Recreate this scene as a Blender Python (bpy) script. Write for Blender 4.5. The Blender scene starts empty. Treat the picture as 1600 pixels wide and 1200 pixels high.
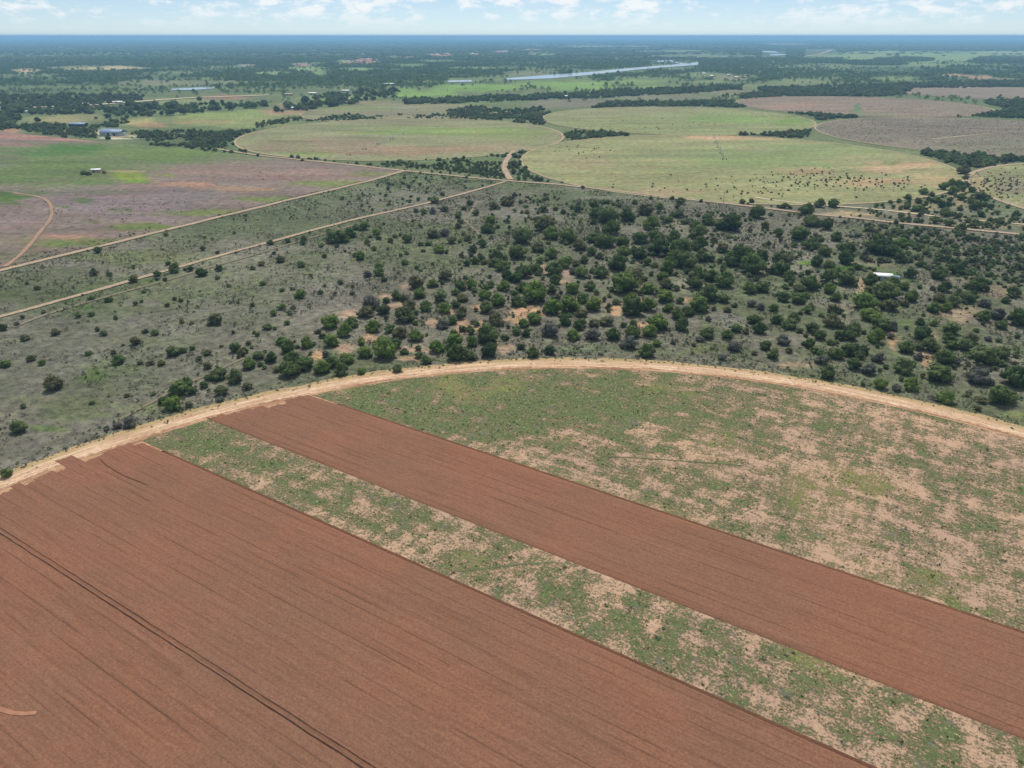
import bpy, math, random
import numpy as np

# ------------------------------------------------------------------ camera, sky, sun, exposure
scene = bpy.context.scene
col = scene.collection
F, H, W0, H0 = 1109.0, 120.0, 1600, 1200          # focal length in photo pixels, drone height (m), photo size
PITCH = math.atan((600 - 56) / F)
cam = bpy.data.cameras.new('camera')
cam_o = bpy.data.objects.new('camera', cam); col.objects.link(cam_o)
cam.sensor_fit = 'HORIZONTAL'; cam.sensor_width = 36.0; cam.lens = 36.0 * F / W0
cam.clip_start = 1.0; cam.clip_end = 300000.0
cam_o.location = (0, 0, H); cam_o.rotation_euler = (math.pi / 2 - PITCH, 0, 0)
scene.camera = cam_o
SUN_EL, SUN_AZ = math.radians(58), math.radians(4)   # sun high ahead of the camera, a touch to the right
world = bpy.data.worlds.new('World'); scene.world = world; world.use_nodes = True
sun = bpy.data.lights.new('sun', 'SUN'); sun.energy = 4.2; sun.angle = math.radians(0.53); sun.color = (1.0, 0.965, 0.90)
sun_o = bpy.data.objects.new('sun', sun); col.objects.link(sun_o)
sun_o.rotation_euler = (-(math.pi / 2 - SUN_EL), 0, -SUN_AZ)
sun_o.location = (0, 0, 400)
scene.view_settings.view_transform = 'Standard'; scene.view_settings.look = 'None'
scene.view_settings.exposure = 0.0; scene.view_settings.gamma = 1.0; scene.view_settings.use_curve_mapping = False

def build_world():
    nt = world.node_tree; N = nt.nodes; L = nt.links
    for n in list(N): N.remove(n)
    out = N.new('ShaderNodeOutputWorld'); bg = N.new('ShaderNodeBackground')
    sky = N.new('ShaderNodeTexSky'); sky.sky_type = 'NISHITA'; sky.sun_disc = False
    sky.sun_elevation = SUN_EL; sky.sun_rotation = SUN_AZ
    sky.altitude = 300; sky.air_density = 0.55; sky.dust_density = 0.1; sky.ozone_density = 2.0
    bg.inputs['Strength'].default_value = 0.10
    tc = N.new('ShaderNodeTexCoord')
    # cumulus far off: noise on the view direction, flattened, thinning into the milky horizon
    mp = N.new('ShaderNodeMapping'); mp.inputs['Scale'].default_value = (24, 24, 62)
    n1 = N.new('ShaderNodeTexNoise'); n1.inputs['Scale'].default_value = 1.6; n1.inputs['Detail'].default_value = 7; n1.inputs['Roughness'].default_value = 0.58
    n2 = N.new('ShaderNodeTexNoise'); n2.inputs['Scale'].default_value = 0.35; n2.inputs['Detail'].default_value = 2
    L.new(tc.outputs['Generated'], mp.inputs['Vector'])
    L.new(mp.outputs['Vector'], n1.inputs['Vector']); L.new(mp.outputs['Vector'], n2.inputs['Vector'])
    ad = N.new('ShaderNodeMath'); ad.operation = 'MULTIPLY_ADD'; ad.inputs[1].default_value = 0.55
    L.new(n2.outputs['Fac'], ad.inputs[0]); L.new(n1.outputs['Fac'], ad.inputs[2])
    rp = N.new('ShaderNodeMapRange'); rp.interpolation_type = 'SMOOTHSTEP'
    rp.inputs['From Min'].default_value = 0.71; rp.inputs['From Max'].default_value = 0.93
    L.new(ad.outputs[0], rp.inputs['Value'])
    sp = N.new('ShaderNodeSeparateXYZ'); L.new(tc.outputs['Generated'], sp.inputs[0])
    fd = N.new('ShaderNodeMapRange'); fd.inputs['From Min'].default_value = 0.006; fd.inputs['From Max'].default_value = 0.028
    L.new(sp.outputs['Z'], fd.inputs['Value'])
    mu = N.new('ShaderNodeMath'); mu.operation = 'MULTIPLY'; L.new(rp.outputs[0], mu.inputs[0]); L.new(fd.outputs[0], mu.inputs[1])
    m3 = N.new('ShaderNodeMath'); m3.operation = 'MULTIPLY'; m3.inputs[1].default_value = 0.85; L.new(mu.outputs[0], m3.inputs[0])
    mx = N.new('ShaderNodeMix'); mx.data_type = 'RGBA'
    vl = N.new('ShaderNodeMix'); vl.data_type = 'RGBA'; vl.inputs['Factor'].default_value = 0.20     # thin high veil over the whole sky
    L.new(sky.outputs['Color'], vl.inputs['A']); vl.inputs['B'].default_value = (6.3, 8.2, 9.2, 1)
    L.new(m3.outputs[0], mx.inputs['Factor']); L.new(vl.outputs['Result'], mx.inputs['A'])
    mx.inputs['B'].default_value = (9.6, 9.8, 9.9, 1)
    L.new(mx.outputs['Result'], bg.inputs['Color']); L.new(bg.outputs[0], out.inputs['Surface'])
build_world()

# ------------------------------------------------------------------ geometry of the photograph
SP, CP = math.sin(PITCH), math.cos(PITCH)
def P(x, y):
    """photo pixel -> point on the ground plane (m)"""
    x = np.asarray(x, float); y = np.asarray(y, float)
    b = (600 - y) / F; t = H / (SP - b * CP)
    return np.stack([(x - 800) / F * t, (CP + b * SP) * t], -1)
def proj(X, Y):
    """ground point -> photo pixel"""
    d = Y * CP + H * SP; u = Y * SP - H * CP
    ok = d > 20; dd = np.where(ok, d, 20.0)
    return np.where(ok, 800 + F * X / dd, -9999.), np.where(ok, 600 - F * u / dd, 9999.)
def mpp(X, Y):
    return (Y * CP + H * SP) / F

def vnoise(x, y, seed=0):
    xi = np.floor(x).astype(np.int64); yi = np.floor(y).astype(np.int64)
    fx = x - xi; fy = y - yi; fx = fx * fx * (3 - 2 * fx); fy = fy * fy * (3 - 2 * fy)
    def h(a, b):
        n = (a * 374761393 + b * 668265263 + seed * 974634541) & 0x7fffffff
        n = ((n ^ (n >> 13)) * 1274126177) & 0x7fffffff
        return ((n ^ (n >> 16)) & 0xffff) / 65535.0
    return (h(xi, yi) * (1 - fx) + h(xi + 1, yi) * fx) * (1 - fy) + (h(xi, yi + 1) * (1 - fx) + h(xi + 1, yi + 1) * fx) * fy
def fbm(x, y, seed=0, o=4):
    s = 0; a = 0.5; t = 0
    for k in range(o):
        s = s + a * vnoise(x, y, seed + k * 17); t += a; a *= 0.5; x = x * 2.03 + 5.1; y = y * 2.03 + 1.7
    return s / t
def sstep(a, b, v):
    t = np.clip((v - a) / (b - a), 0, 1); return t * t * (3 - 2 * t)
rng = np.random.default_rng(7); random.seed(7)

KALB = 0.70     # photo brightness of a lit surface -> albedo
def C(r, g, b, k=KALB):
    c = np.array([r, g, b]) / 255.0
    return np.where(c <= 0.04045, c / 12.92, ((c + 0.055) / 1.055) ** 2.4) * k
def paint(X, Y, base, patches, seed=0):
    """blend the own colours of patches of ground; a patch = (cx, cy, rx, ry, rgb, strength) where it lies in the photo"""
    px, py = proj(X, Y); colr = base.copy()
    for i, (cx, cy, rx, ry, rgb, s) in enumerate(patches):
        m = (abs(px - cx) < 1.8 * rx) & (abs(py - cy) < 1.8 * ry)
        if not m.any(): continue
        a = (px[m] - cx) / rx; b = (py[m] - cy) / ry
        d = np.hypot(a, b) + 1.5 * (fbm(a * 2.0 + i * 3.7, b * 2.0 + i, seed + i, 5) - 0.5)
        w = (s * sstep(1.2, 0.45, d))[:, None]
        colr[m] = colr[m] * (1 - w) + C(*rgb) * w
    return colr

# ------------------------------------------------------------------ objects
def tag(o, label=None, cat=None, group=None, kind=None):
    if label: o['label'] = label
    if cat: o['category'] = cat
    if group: o['group'] = group
    if kind: o['kind'] = kind
    return o
def mesh_np(name, verts, quads=None, tris=None, mat=None, colours=None, attrs=None, smooth=False):
    me = bpy.data.meshes.new(name)
    verts = np.asarray(verts, np.float32)
    faces = []
    nq = 0 if quads is None else len(quads); ntr = 0 if tris is None else len(tris)
    li = np.concatenate(([] if nq == 0 else [np.asarray(quads, np.int32).ravel()]) + ([] if ntr == 0 else [np.asarray(tris, np.int32).ravel()]))
    tot = np.concatenate([np.full(nq, 4, np.int32), np.full(ntr, 3, np.int32)])
    st = np.concatenate([[0], np.cumsum(tot)[:-1]]).astype(np.int32)
    me.vertices.add(len(verts)); me.vertices.foreach_set('co', verts.ravel())
    me.loops.add(len(li)); me.loops.foreach_set('vertex_index', li.astype(np.int32))
    me.polygons.add(len(tot)); me.polygons.foreach_set('loop_start', st); me.polygons.foreach_set('loop_total', tot)
    if smooth: me.polygons.foreach_set('use_smooth', np.ones(len(tot), bool))
    me.update(calc_edges=True); me.validate()
    if colours is not None:
        a = me.attributes.new('Col', 'FLOAT_COLOR', 'POINT')
        a.data.foreach_set('color', np.c_[colours, np.ones(len(colours))].astype(np.float32).ravel())
    for k, v in (attrs or {}).items():
        a = me.attributes.new(k, 'FLOAT', 'POINT'); a.data.foreach_set('value', np.asarray(v, np.float32))
    if mat: me.materials.append(mat)
    return me
def link(name, me, parent=None, loc=None, rz=0.0):
    o = bpy.data.objects.new(name, me); col.objects.link(o)
    if parent: o.parent = parent
    if loc is not None: o.location = loc
    if rz: o.rotation_euler = (0, 0, rz)
    return o
def grid_quads(nu, nv, wrap=False):
    i = np.arange(nu - (0 if wrap else 1))[:, None]; j = np.arange(nv - 1)[None, :]
    a = i * nv + j; b = ((i + 1) % nu) * nv + j
    return np.stack([a, b, b + 1, a + 1], -1).reshape(-1, 4)
def zlay(d, k): return k * (0.03 + 0.00012 * d)          # sheets lie a little higher the farther they are

# ------------------------------------------------------------------ materials
class NT:
    def __init__(s, name):
        s.m = bpy.data.materials.new(name); s.m.use_nodes = True; s.t = s.m.node_tree
        for n in list(s.t.nodes): s.t.nodes.remove(n)
        s.out = s.t.nodes.new('ShaderNodeOutputMaterial')
    def n(s, ty, **k):
        n = s.t.nodes.new(ty)
        for a, v in k.items(): setattr(n, a, v)
        return n
    def l(s, a, b): s.t.links.new(a, b)
    def noise(s, scale, detail=4, rough=0.6, vec=None, stretch=None, rot=0.0):
        n = s.n('ShaderNodeTexNoise'); n.inputs['Scale'].default_value = scale; n.inputs['Detail'].default_value = detail; n.inputs['Roughness'].default_value = rough
        if vec is None: vec = s.pos()
        if stretch:
            mp = s.n('ShaderNodeMapping'); mp.inputs['Scale'].default_value = stretch; mp.vector_type = 'TEXTURE' if False else 'POINT'
            r = s.n('ShaderNodeVectorRotate'); r.rotation_type = 'Z_AXIS'; r.inputs['Angle'].default_value = rot
            s.l(vec, r.inputs['Vector']); s.l(r.outputs[0], mp.inputs['Vector']); vec = mp.outputs[0]
        s.l(vec, n.inputs['Vector']); return n.outputs['Fac']
    def pos(s): return s.n('ShaderNodeNewGeometry').outputs['Position']
    def attr(s, name, what='Color'):
        a = s.n('ShaderNodeAttribute'); a.attribute_name = name; return a.outputs[what]
    def rng(s, v, a, b, c=0.0, d=1.0, sm=True):
        n = s.n('ShaderNodeMapRange'); n.interpolation_type = 'SMOOTHSTEP' if sm else 'LINEAR'
        for k, x in zip(('From Min', 'From Max', 'To Min', 'To Max'), (a, b, c, d)): n.inputs[k].default_value = x
        s.l(v, n.inputs['Value']); return n.outputs[0]
    def math(s, op, a, b=None, c=None):
        n = s.n('ShaderNodeMath'); n.operation = op
        for i, x in enumerate((a, b, c)):
            if x is None: continue
            if isinstance(x, (int, float)): n.inputs[i].default_value = x
            else: s.l(x, n.inputs[i])
        return n.outputs[0]
    def mix(s, f, a, b, mode='MIX'):
        n = s.n('ShaderNodeMix'); n.data_type = 'RGBA'; n.blend_type = mode
        for k, x in (('Factor', f), ('A', a), ('B', b)):
            sock = n.inputs[k] if k == 'Factor' else [q for q in n.inputs if q.name == k and q.type == 'RGBA'][0]
            if isinstance(x, (int, float)): sock.default_value = x
            elif isinstance(x, (tuple, list, np.ndarray)): sock.default_value = (*[float(v) for v in x][:3], 1)
            else: s.l(x, sock)
        return [q for q in n.outputs if q.type == 'RGBA'][0]
    def gain(s, colr, v):
        """multiply a colour by a grey value"""
        n = s.n('ShaderNodeVectorMath'); n.operation = 'SCALE'; s.l(colr, n.inputs[0]); s.l(v, n.inputs['Scale']); return n.outputs[0]
    def bsdf(s, colr, rough=0.9, spec=0.1, bump=None, bdist=0.1, bstr=0.6, metal=0.0):
        b = s.n('ShaderNodeBsdfPrincipled'); b.inputs['Roughness'].default_value = rough
        b.inputs['Specular IOR Level'].default_value = spec; b.inputs['Metallic'].default_value = metal
        if isinstance(colr, (tuple, list, np.ndarray)): b.inputs['Base Color'].default_value = (*[float(v) for v in colr][:3], 1)
        else: s.l(colr, b.inputs['Base Color'])
        if bump is not None:
            q = s.n('ShaderNodeBump'); q.inputs['Distance'].default_value = bdist; q.inputs['Strength'].default_value = bstr
            s.l(bump, q.inputs['Height']); s.l(q.outputs[0], b.inputs['Normal'])
        s.l(b.outputs[0], s.out.inputs['Surface']); return b

FT = math.radians(-31.7)                     # direction of the furrows
FD = np.array([math.cos(FT), math.sin(FT)]); FN = np.array([-math.sin(FT), math.cos(FT)])

def mat_ground():
    s = NT('savanna_ground')
    c = s.attr('Col')
    n1 = s.noise(0.22, 6, 0.68); n2 = s.noise(1.3, 4, 0.7); n3 = s.noise(0.035, 5, 0.6); n4 = s.noise(0.009, 5, 0.62)
    v = s.math('ADD', s.rng(n1, 0.3, 0.7, 0.50, 1.50, False), s.rng(n2, 0.25, 0.75, -0.40, 0.40, False))
    v = s.math('MULTIPLY', v, s.rng(n3, 0.3, 0.7, 0.82, 1.18, False))
    v = s.math('MULTIPLY', v, s.rng(n4, 0.3, 0.7, 0.82, 1.18, False))
    tus = s.rng(s.noise(0.42, 5, 0.8, stretch=(.6, 1.2, 1), rot=.5), 0.50, 0.62, 0, .62)
    c2 = s.mix(tus, s.gain(c, v), C(66, 72, 46))
    c2 = s.mix(s.rng(s.noise(0.6, 5, 0.8, stretch=(1.1, .7, 1), rot=1.9), 0.55, 0.66, 0, .5), c2, C(156, 148, 130))
    # grass greener or drier from tussock to tussock
    g = s.mix(s.rng(s.noise(0.11, 5, 0.7), 0.50, 0.66, 0, 0.34), c2, s.mix(1.0, c2, (1.0, 1.16, 0.62), 'MULTIPLY'))
    d = s.mix(s.rng(s.noise(0.16, 5, 0.7, stretch=(1, 1, 1), rot=1.0), 0.52, 0.66, 0, 0.45), g, s.mix(1.0, g, (1.22, 1.08, 1.08), 'MULTIPLY'))
    s.bsdf(d, 0.95, 0.05, bump=n1, bdist=0.5, bstr=0.5); return s.m
def mat_field(name, k=1.0):
    s = NT(name); c = s.attr('Col')
    n1 = s.noise(0.18, 6, 0.68); n2 = s.noise(0.02, 5, 0.6, stretch=(0.45, 1.5, 1), rot=0.0); n3 = s.noise(0.9, 3, 0.6)
    v = s.math('MULTIPLY', s.rng(n1, 0.3, 0.7, 1 - 0.42 * k, 1 + 0.42 * k, False), s.rng(n2, 0.3, 0.7, 0.78, 1.22, False))
    v = s.math('MULTIPLY', v, s.rng(n3, 0.3, 0.7, 0.88, 1.12, False))
    c2 = s.gain(c, v)
    g = s.mix(s.rng(s.noise(0.06, 6, 0.7, stretch=(0.5, 1.2, 1), rot=0.3), 0.45, 0.62, 0, 0.8), c2, s.mix(1.0, c2, (1.08, 0.92, 0.97), 'MULTIPLY'))
    s.bsdf(g, 0.95, 0.05, bump=n1, bdist=0.3, bstr=0.4); return s.m
def mat_sand(name, rgb, rut=True, grass=0.0):
    s = NT(name); a = s.attr('across', 'Fac')
    n1 = s.noise(0.5, 5, 0.65); n2 = s.noise(3.0, 3, 0.6); n3 = s.noise(0.06, 4, 0.6)
    base = s.gain(s.mix(0.0, C(*rgb), C(*rgb)), s.math('MULTIPLY', s.rng(n1, 0.3, 0.7, 0.84, 1.12, False), s.math('MULTIPLY', s.rng(n2, 0.3, 0.7, 0.9, 1.1, False), s.rng(n3, 0.3, 0.7, 0.88, 1.1, False))))
    if rut:
        # grass on the crown between the two wheel ruts and at the ragged verges
        aa = s.math('ADD', s.math('ABSOLUTE', a), s.rng(s.noise(0.8, 4, 0.7), 0.3, 0.7, -.30, .30, False))
        mid = s.math('MULTIPLY', s.rng(aa, 0.28, 0.08), s.rng(n1, 0.40, 0.62))
        edge = s.rng(aa, 0.48, 0.86)
        f = s.math('MAXIMUM', s.math('MULTIPLY', mid, 0.35 + grass), s.math('MULTIPLY', edge, 0.95))
        base = s.mix(f, base, C(120, 118, 92))
    s.bsdf(base, 0.95, 0.04, bump=n1, bdist=0.12); return s.m
def mat_ring():
    s = NT('sandy_track'); a = s.attr('across', 'Fac'); al = s.attr('along', 'Fac')
    cv = s.n('ShaderNodeCombineXYZ'); s.l(s.math('MULTIPLY', a, 9.0), cv.inputs[0]); s.l(s.math('MULTIPLY', al, 0.05), cv.inputs[1])
    st = s.noise(1.0, 5, 0.6, vec=cv.outputs[0])            # wheel marks drawn out along the track
    n1 = s.noise(0.5, 6, 0.68); n2 = s.noise(2.2, 4, 0.65); n3 = s.noise(0.09, 4, 0.6)
    aw = s.math('ADD', a, s.rng(n1, 0.2, 0.8, -0.22, 0.22, False))
    sand = s.mix(s.rng(n3, 0.35, 0.65), C(218, 184, 148), C(206, 166, 130))
    pale = s.mix(s.rng(st, 0.42, 0.62), sand, C(234, 200, 168))
    straw = s.mix(s.rng(n2, 0.35, 0.65), C(206, 176, 132), C(178, 154, 112))
    grn = s.mix(s.rng(n2, 0.4, 0.6), C(150, 146, 96), C(196, 168, 122))
    c = s.mix(s.rng(aw, 0.18, 0.50), pale, straw)
    c = s.mix(s.rng(aw, 0.62, 0.98), c, grn)
    c = s.mix(s.rng(aw, -0.30, -0.46), c, s.mix(s.rng(st, 0.4, 0.6), C(172, 126, 96), C(206, 166, 132)))
    c = s.gain(c, s.math('MULTIPLY', s.rng(n1, 0.3, 0.7, 0.78, 1.18, False), s.math('MULTIPLY', s.rng(st, 0.3, 0.7, 0.84, 1.14, False), s.rng(n2, 0.3, 0.7, 0.74, 1.26, False))))
    s.bsdf(c, 0.95, 0.04, bump=s.math('ADD', n2, st), bdist=0.12, bstr=0.7); return s.m
def mat_plough():
    s = NT('ploughed_soil'); v0 = s.attr('pass_tone', 'Fac')
    n1 = s.noise(1.8, 6, 0.75); n2 = s.noise(0.03, 4, 0.55); n3 = s.noise(6.0, 3, 0.7)
    ln = s.noise(1.0, 4, 0.6, stretch=(0.03, 1.2, 1.0), rot=-FT)
    ln2 = s.noise(1.0, 4, 0.7, stretch=(0.22, 3.2, 1.0), rot=-FT)
    c = s.mix(s.rng(n2, 0.35, 0.65), C(155, 109, 85), C(146, 108, 86))
    v = s.math('MULTIPLY', s.rng(n1, 0.25, 0.75, 0.66, 1.34, False), s.rng(n3, 0.25, 0.75, 0.76, 1.24, False))
    v = s.math('MULTIPLY', v, s.rng(ln, 0.3, 0.7, 0.92, 1.08, False))
    v = s.math('MULTIPLY', v, s.rng(ln2, 0.25, 0.75, 0.86, 1.12, False))
    fine = s.noise(1.0, 3, 0.6, stretch=(0.045, 0.85, 1.0), rot=-FT)         # thin furrow lines left by the discs
    v = s.math('MULTIPLY', v, s.rng(fine, 0.57, 0.66, 1.0, 0.87))
    v = s.math('MULTIPLY', v, v0)
    s.bsdf(s.gain(c, v), 1.0, 0.02, bump=s.math('ADD', n1, n3), bdist=0.16, bstr=0.8); return s.m
def mat_weedy():
    s = NT('weedy_fallow'); veg = s.attr('veg', 'Fac'); yel = s.attr('dry', 'Fac')
    n1 = s.noise(2.0, 5, 0.82); n2 = s.noise(0.8, 5, 0.72, stretch=(0.5, 1.4, 1), rot=-FT)
    n3 = s.noise(0.9, 4, 0.7, stretch=(1.2, 0.5, 1), rot=-FT); n5 = s.noise(0.03, 4, 0.6); n6 = s.noise(4.0, 3, 0.7)
    soil = s.mix(s.rng(n5, 0.35, 0.65), C(216, 178, 146), C(204, 168, 142))
    soil = s.gain(soil, s.math('MULTIPLY', s.rng(n6, 0.3, 0.7, 0.78, 1.16, False), s.rng(n1, 0.3, 0.7, 0.84, 1.12, False)))
    green = s.mix(s.rng(n3, 0.35, 0.65), C(90, 106, 64), C(116, 126, 82))
    green = s.mix(yel, green, C(164, 158, 88))
    green = s.mix(s.rng(s.noise(0.25, 4, 0.65), 0.56, 0.68, 0, 0.6), green, C(128, 124, 118))
    t = s.math('ADD', s.math('MULTIPLY', n1, 0.55), s.math('ADD', s.math('MULTIPLY', n2, 0.25), s.math('MULTIPLY', n3, 0.20)))
    t = s.math('ADD', s.rng(t, 0.36, 0.64, -.1, 1.1, False), veg)          # cover grows with veg, clump by clump
    f = s.rng(t, 0.84, 1.16)
    c = s.mix(f, soil, green)
    straw = s.math('MULTIPLY', s.rng(s.noise(1.6, 4, 0.75, stretch=(.7, 1.2, 1), rot=.8), 0.56, 0.66), 0.7)
    c = s.mix(straw, c, C(228, 204, 160))
    s.bsdf(c, 0.95, 0.04, bump=s.math('ADD', n1, f), bdist=0.25, bstr=0.7); return s.m
def mat_leaf(name, cols, transl=0.34):
    s = NT(name); oi = s.n('ShaderNodeObjectInfo').outputs['Random']
    r = s.n('ShaderNodeValToRGB'); cr = r.color_ramp
    while len(cr.elements) < len(cols): cr.elements.new(0.5)
    for i, cc in enumerate(cols):
        cr.elements[i].position = i / max(1, len(cols) - 1); cr.elements[i].color = (*cc, 1)
    s.l(oi, r.inputs['Fac'])
    n = s.noise(0.9, 2, 0.5); g = s.noise(0.02, 3, 0.5)
    c = s.gain(r.outputs[0], s.math('MULTIPLY', s.rng(n, 0.3, 0.7, 0.72, 1.3, False), s.rng(g, 0.3, 0.7, 0.85, 1.15, False)))
    d = s.n('ShaderNodeBsdfDiffuse'); t = s.n('ShaderNodeBsdfTranslucent'); m = s.n('ShaderNodeMixShader'); m.inputs[0].default_value = transl
    s.l(c, d.inputs[0]); s.l(c, t.inputs[0]); s.l(d.outputs[0], m.inputs[1]); s.l(t.outputs[0], m.inputs[2]); s.l(m.outputs[0], s.out.inputs['Surface'])
    return s.m
def mat_plain(name, rgb, rough=0.6, spec=0.3, metal=0.0, nz=0.12, sc=2.0):
    s = NT(name); n = s.noise(sc, 4, 0.6)
    c = s.gain(s.mix(0.0, rgb, rgb), s.rng(n, 0.3, 0.7, 1 - nz, 1 + nz, False)); s.bsdf(c, rough, spec, metal=metal); return s.m
def mat_roof(name, rgb):
    s = NT(name); w = s.n('ShaderNodeTexWave'); w.inputs['Scale'].default_value = 1.2; w.bands_direction = 'X'
    s.l(s.n('ShaderNodeTexCoord').outputs['Object'], w.inputs['Vector'])
    n = s.noise(0.4, 5, 0.6)
    c = s.gain(s.mix(0.0, rgb, rgb), s.rng(n, 0.3, 0.7, 0.85, 1.12, False)); s.bsdf(c, 0.45, 0.5, bump=w.outputs['Fac'], bdist=0.06); return s.m
def mat_water():
    s = NT('river_water'); n = s.noise(0.05, 4, 0.6)
    s.bsdf((0.30, 0.34, 0.36), 0.16, 0.5, bump=n, bdist=0.15, bstr=0.15); return s.m

M = dict(ground=mat_ground(), field=mat_field('pasture'), ring=mat_ring(), plough=mat_plough(), weedy=mat_weedy(), water=mat_water(),
         sand=mat_sand('sand_road', (200, 174, 148), grass=0.35), faint=mat_sand('faint_track', (150, 138, 116), grass=0.5), pale=mat_sand('pale_track', (232, 212, 178), grass=0.1), earth=mat_sand('red_earth_path', (184, 148, 126)),
         rim=mat_sand('pasture_rim', (196, 176, 138), grass=0.2), wheel=mat_sand('wheel_mark', (184, 134, 106), rut=False), greenmark=mat_sand('green_wheel_mark', (116, 122, 86), rut=False),
         bark=mat_plain('bark', (0.09, 0.07, 0.055), 0.9, 0.1, sc=6), blue_roof=mat_roof('blue_grey_roof', (0.20, 0.27, 0.38)), white_roof=mat_roof('white_roof', (0.80, 0.80, 0.80)),
         wall=mat_plain('pale_wall', (0.46, 0.48, 0.47), 0.8, 0.2), dark=mat_plain('dark_opening', (0.05, 0.05, 0.055), 0.6, 0.3), red_wall=mat_plain('pinkish_wall', (0.50, 0.34, 0.27), 0.85, 0.1),
         concrete=mat_plain('concrete_apron', (0.55, 0.50, 0.44), 0.9, 0.1, sc=0.5), steel=mat_plain('galvanised_steel', (0.36, 0.38, 0.39), 0.5, 0.4, 0.4), tyre=mat_plain('tyre_rubber', (0.03, 0.03, 0.03), 0.9, 0.1), wood=mat_plain('pole_wood', (0.11, 0.085, 0.065), 0.9, 0.1))
LEAF = {'d': mat_leaf('dark_foliage', [(0.074, 0.111, 0.043), (0.113, 0.155, 0.054), (0.150, 0.186, 0.077)]),
        'g': mat_leaf('green_foliage', [(0.131, 0.198, 0.050), (0.165, 0.225, 0.061), (0.128, 0.178, 0.065)]),
        'o': mat_leaf('olive_foliage', [(0.137, 0.149, 0.068), (0.168, 0.164, 0.085), (0.120, 0.136, 0.064)]),
        'y': mat_leaf('yellow_green_foliage', [(0.156, 0.180, 0.054), (0.132, 0.150, 0.048)]),
        'k': mat_leaf('grey_foliage', [(0.150, 0.150, 0.125), (0.131, 0.135, 0.106)]),
        'mix': mat_leaf('mixed_foliage', [(0.154, 0.148, 0.100), (0.084, 0.113, 0.049), (0.129, 0.140, 0.068), (0.079, 0.119, 0.053), (0.141, 0.212, 0.074), (0.107, 0.153, 0.065), (0.201, 0.231, 0.102), (0.090, 0.134, 0.061), (0.158, 0.227, 0.082)]),
        'wood': mat_leaf('woodland_foliage', [(0.098, 0.149, 0.060), (0.147, 0.216, 0.084), (0.118, 0.174, 0.070), (0.197, 0.255, 0.099)]),
        'scrub': mat_leaf('scrub_foliage', [(0.108, 0.115, 0.081), (0.081, 0.108, 0.049), (0.149, 0.146, 0.115), (0.068, 0.089, 0.046), (0.121, 0.149, 0.054)]),
        'weed': mat_leaf('weed_foliage', [(0.092, 0.133, 0.048), (0.115, 0.149, 0.059), (0.069, 0.106, 0.048), (0.150, 0.149, 0.071), (0.086, 0.117, 0.053)], 0.3)}

# ------------------------------------------------------------------ the ground
RC = np.array([23.4, 41.2]); R_IN, R_OUT = 217.6, 227.4       # the round field under the drone
def ground():
    ys = np.concatenate([[57.6, 58.2, 59, 60, 61.2, 62.6], np.arange(64, 150, 0.8), np.arange(150, 330, 1.2), np.arange(330, 780, 2.0), np.linspace(780, 1500, 12)])
    dist = P(np.full(len(ys), 800.), ys)[:, 1][::-1]
    dist = np.concatenate([[4, 30], dist])
    az = np.concatenate([np.linspace(-180, -46, 34)[:-1], np.linspace(-46, 46, 470), np.linspace(46, 180, 34)[1:-1]])
    az = np.radians(az)
    D, A = np.meshgrid(dist, az, indexing='ij')
    X = D * np.sin(A); Y = D * np.cos(A)
    # rings are straight lines across the view so that distance = depth ahead
    k = np.where(abs(A) < math.radians(46), 1 / np.cos(np.minimum(abs(A), math.radians(46))), 1 / math.cos(math.radians(46)))
    X *= k; Y *= k
    x, y = X.ravel(), Y.ravel()
    r = np.hypot(x - RC[0], y - RC[1])
    z = -1.6 * sstep(210, 202, r) + 0.0
    d = np.hypot(x, y)
    near = sstep(760, 560, d)[:, None]; far = sstep(1500, 2600, d)[:, None]
    n1 = fbm(x / 60, y / 60, 3)[:, None]; n2 = fbm(x / 26, y / 26, 9, 5)[:, None]; n3 = fbm(x / 320, y / 200, 21)[:, None]
    cn = C(122, 118, 103) * (1 - sstep(.42, .62, n1)) + C(108, 113, 86) * sstep(.42, .62, n1)
    cn = cn * (1 - .7 * sstep(.54, .68, n2)) + C(132, 127, 114) * .7 * sstep(.54, .68, n2)
    cm = C(122, 132, 92) * (1 - sstep(.4, .6, n3)) + C(112, 126, 84) * sstep(.4, .6, n3)
    cf = C(92, 112, 74) * (1 - sstep(.42, .62, n3)) + C(120, 134, 88) * sstep(.42, .62, n3)
    c = cn * near + (1 - near) * (cm * (1 - far) + cf * far)
    c = paint(x, y, c, GROUND_PATCHES, 40)
    q = grid_quads(len(dist), len(az))
    # close the ring behind the camera and the middle
    n = len(az); i = np.arange(len(dist) - 1)
    q = np.concatenate([q, np.stack([i * n + n - 1, (i + 1) * n + n - 1, (i + 1) * n, i * n], -1)])
    o = link('ground', mesh_np('ground', np.c_[x, y, z], q[:, ::-1], None, M['ground'], c))
    tag(o, 'wide flat savanna ground with grey green grass reaching to the horizon', 'ground', kind='structure')
SANDY = (206, 166, 130); SANDP = (192, 158, 134)
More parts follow.
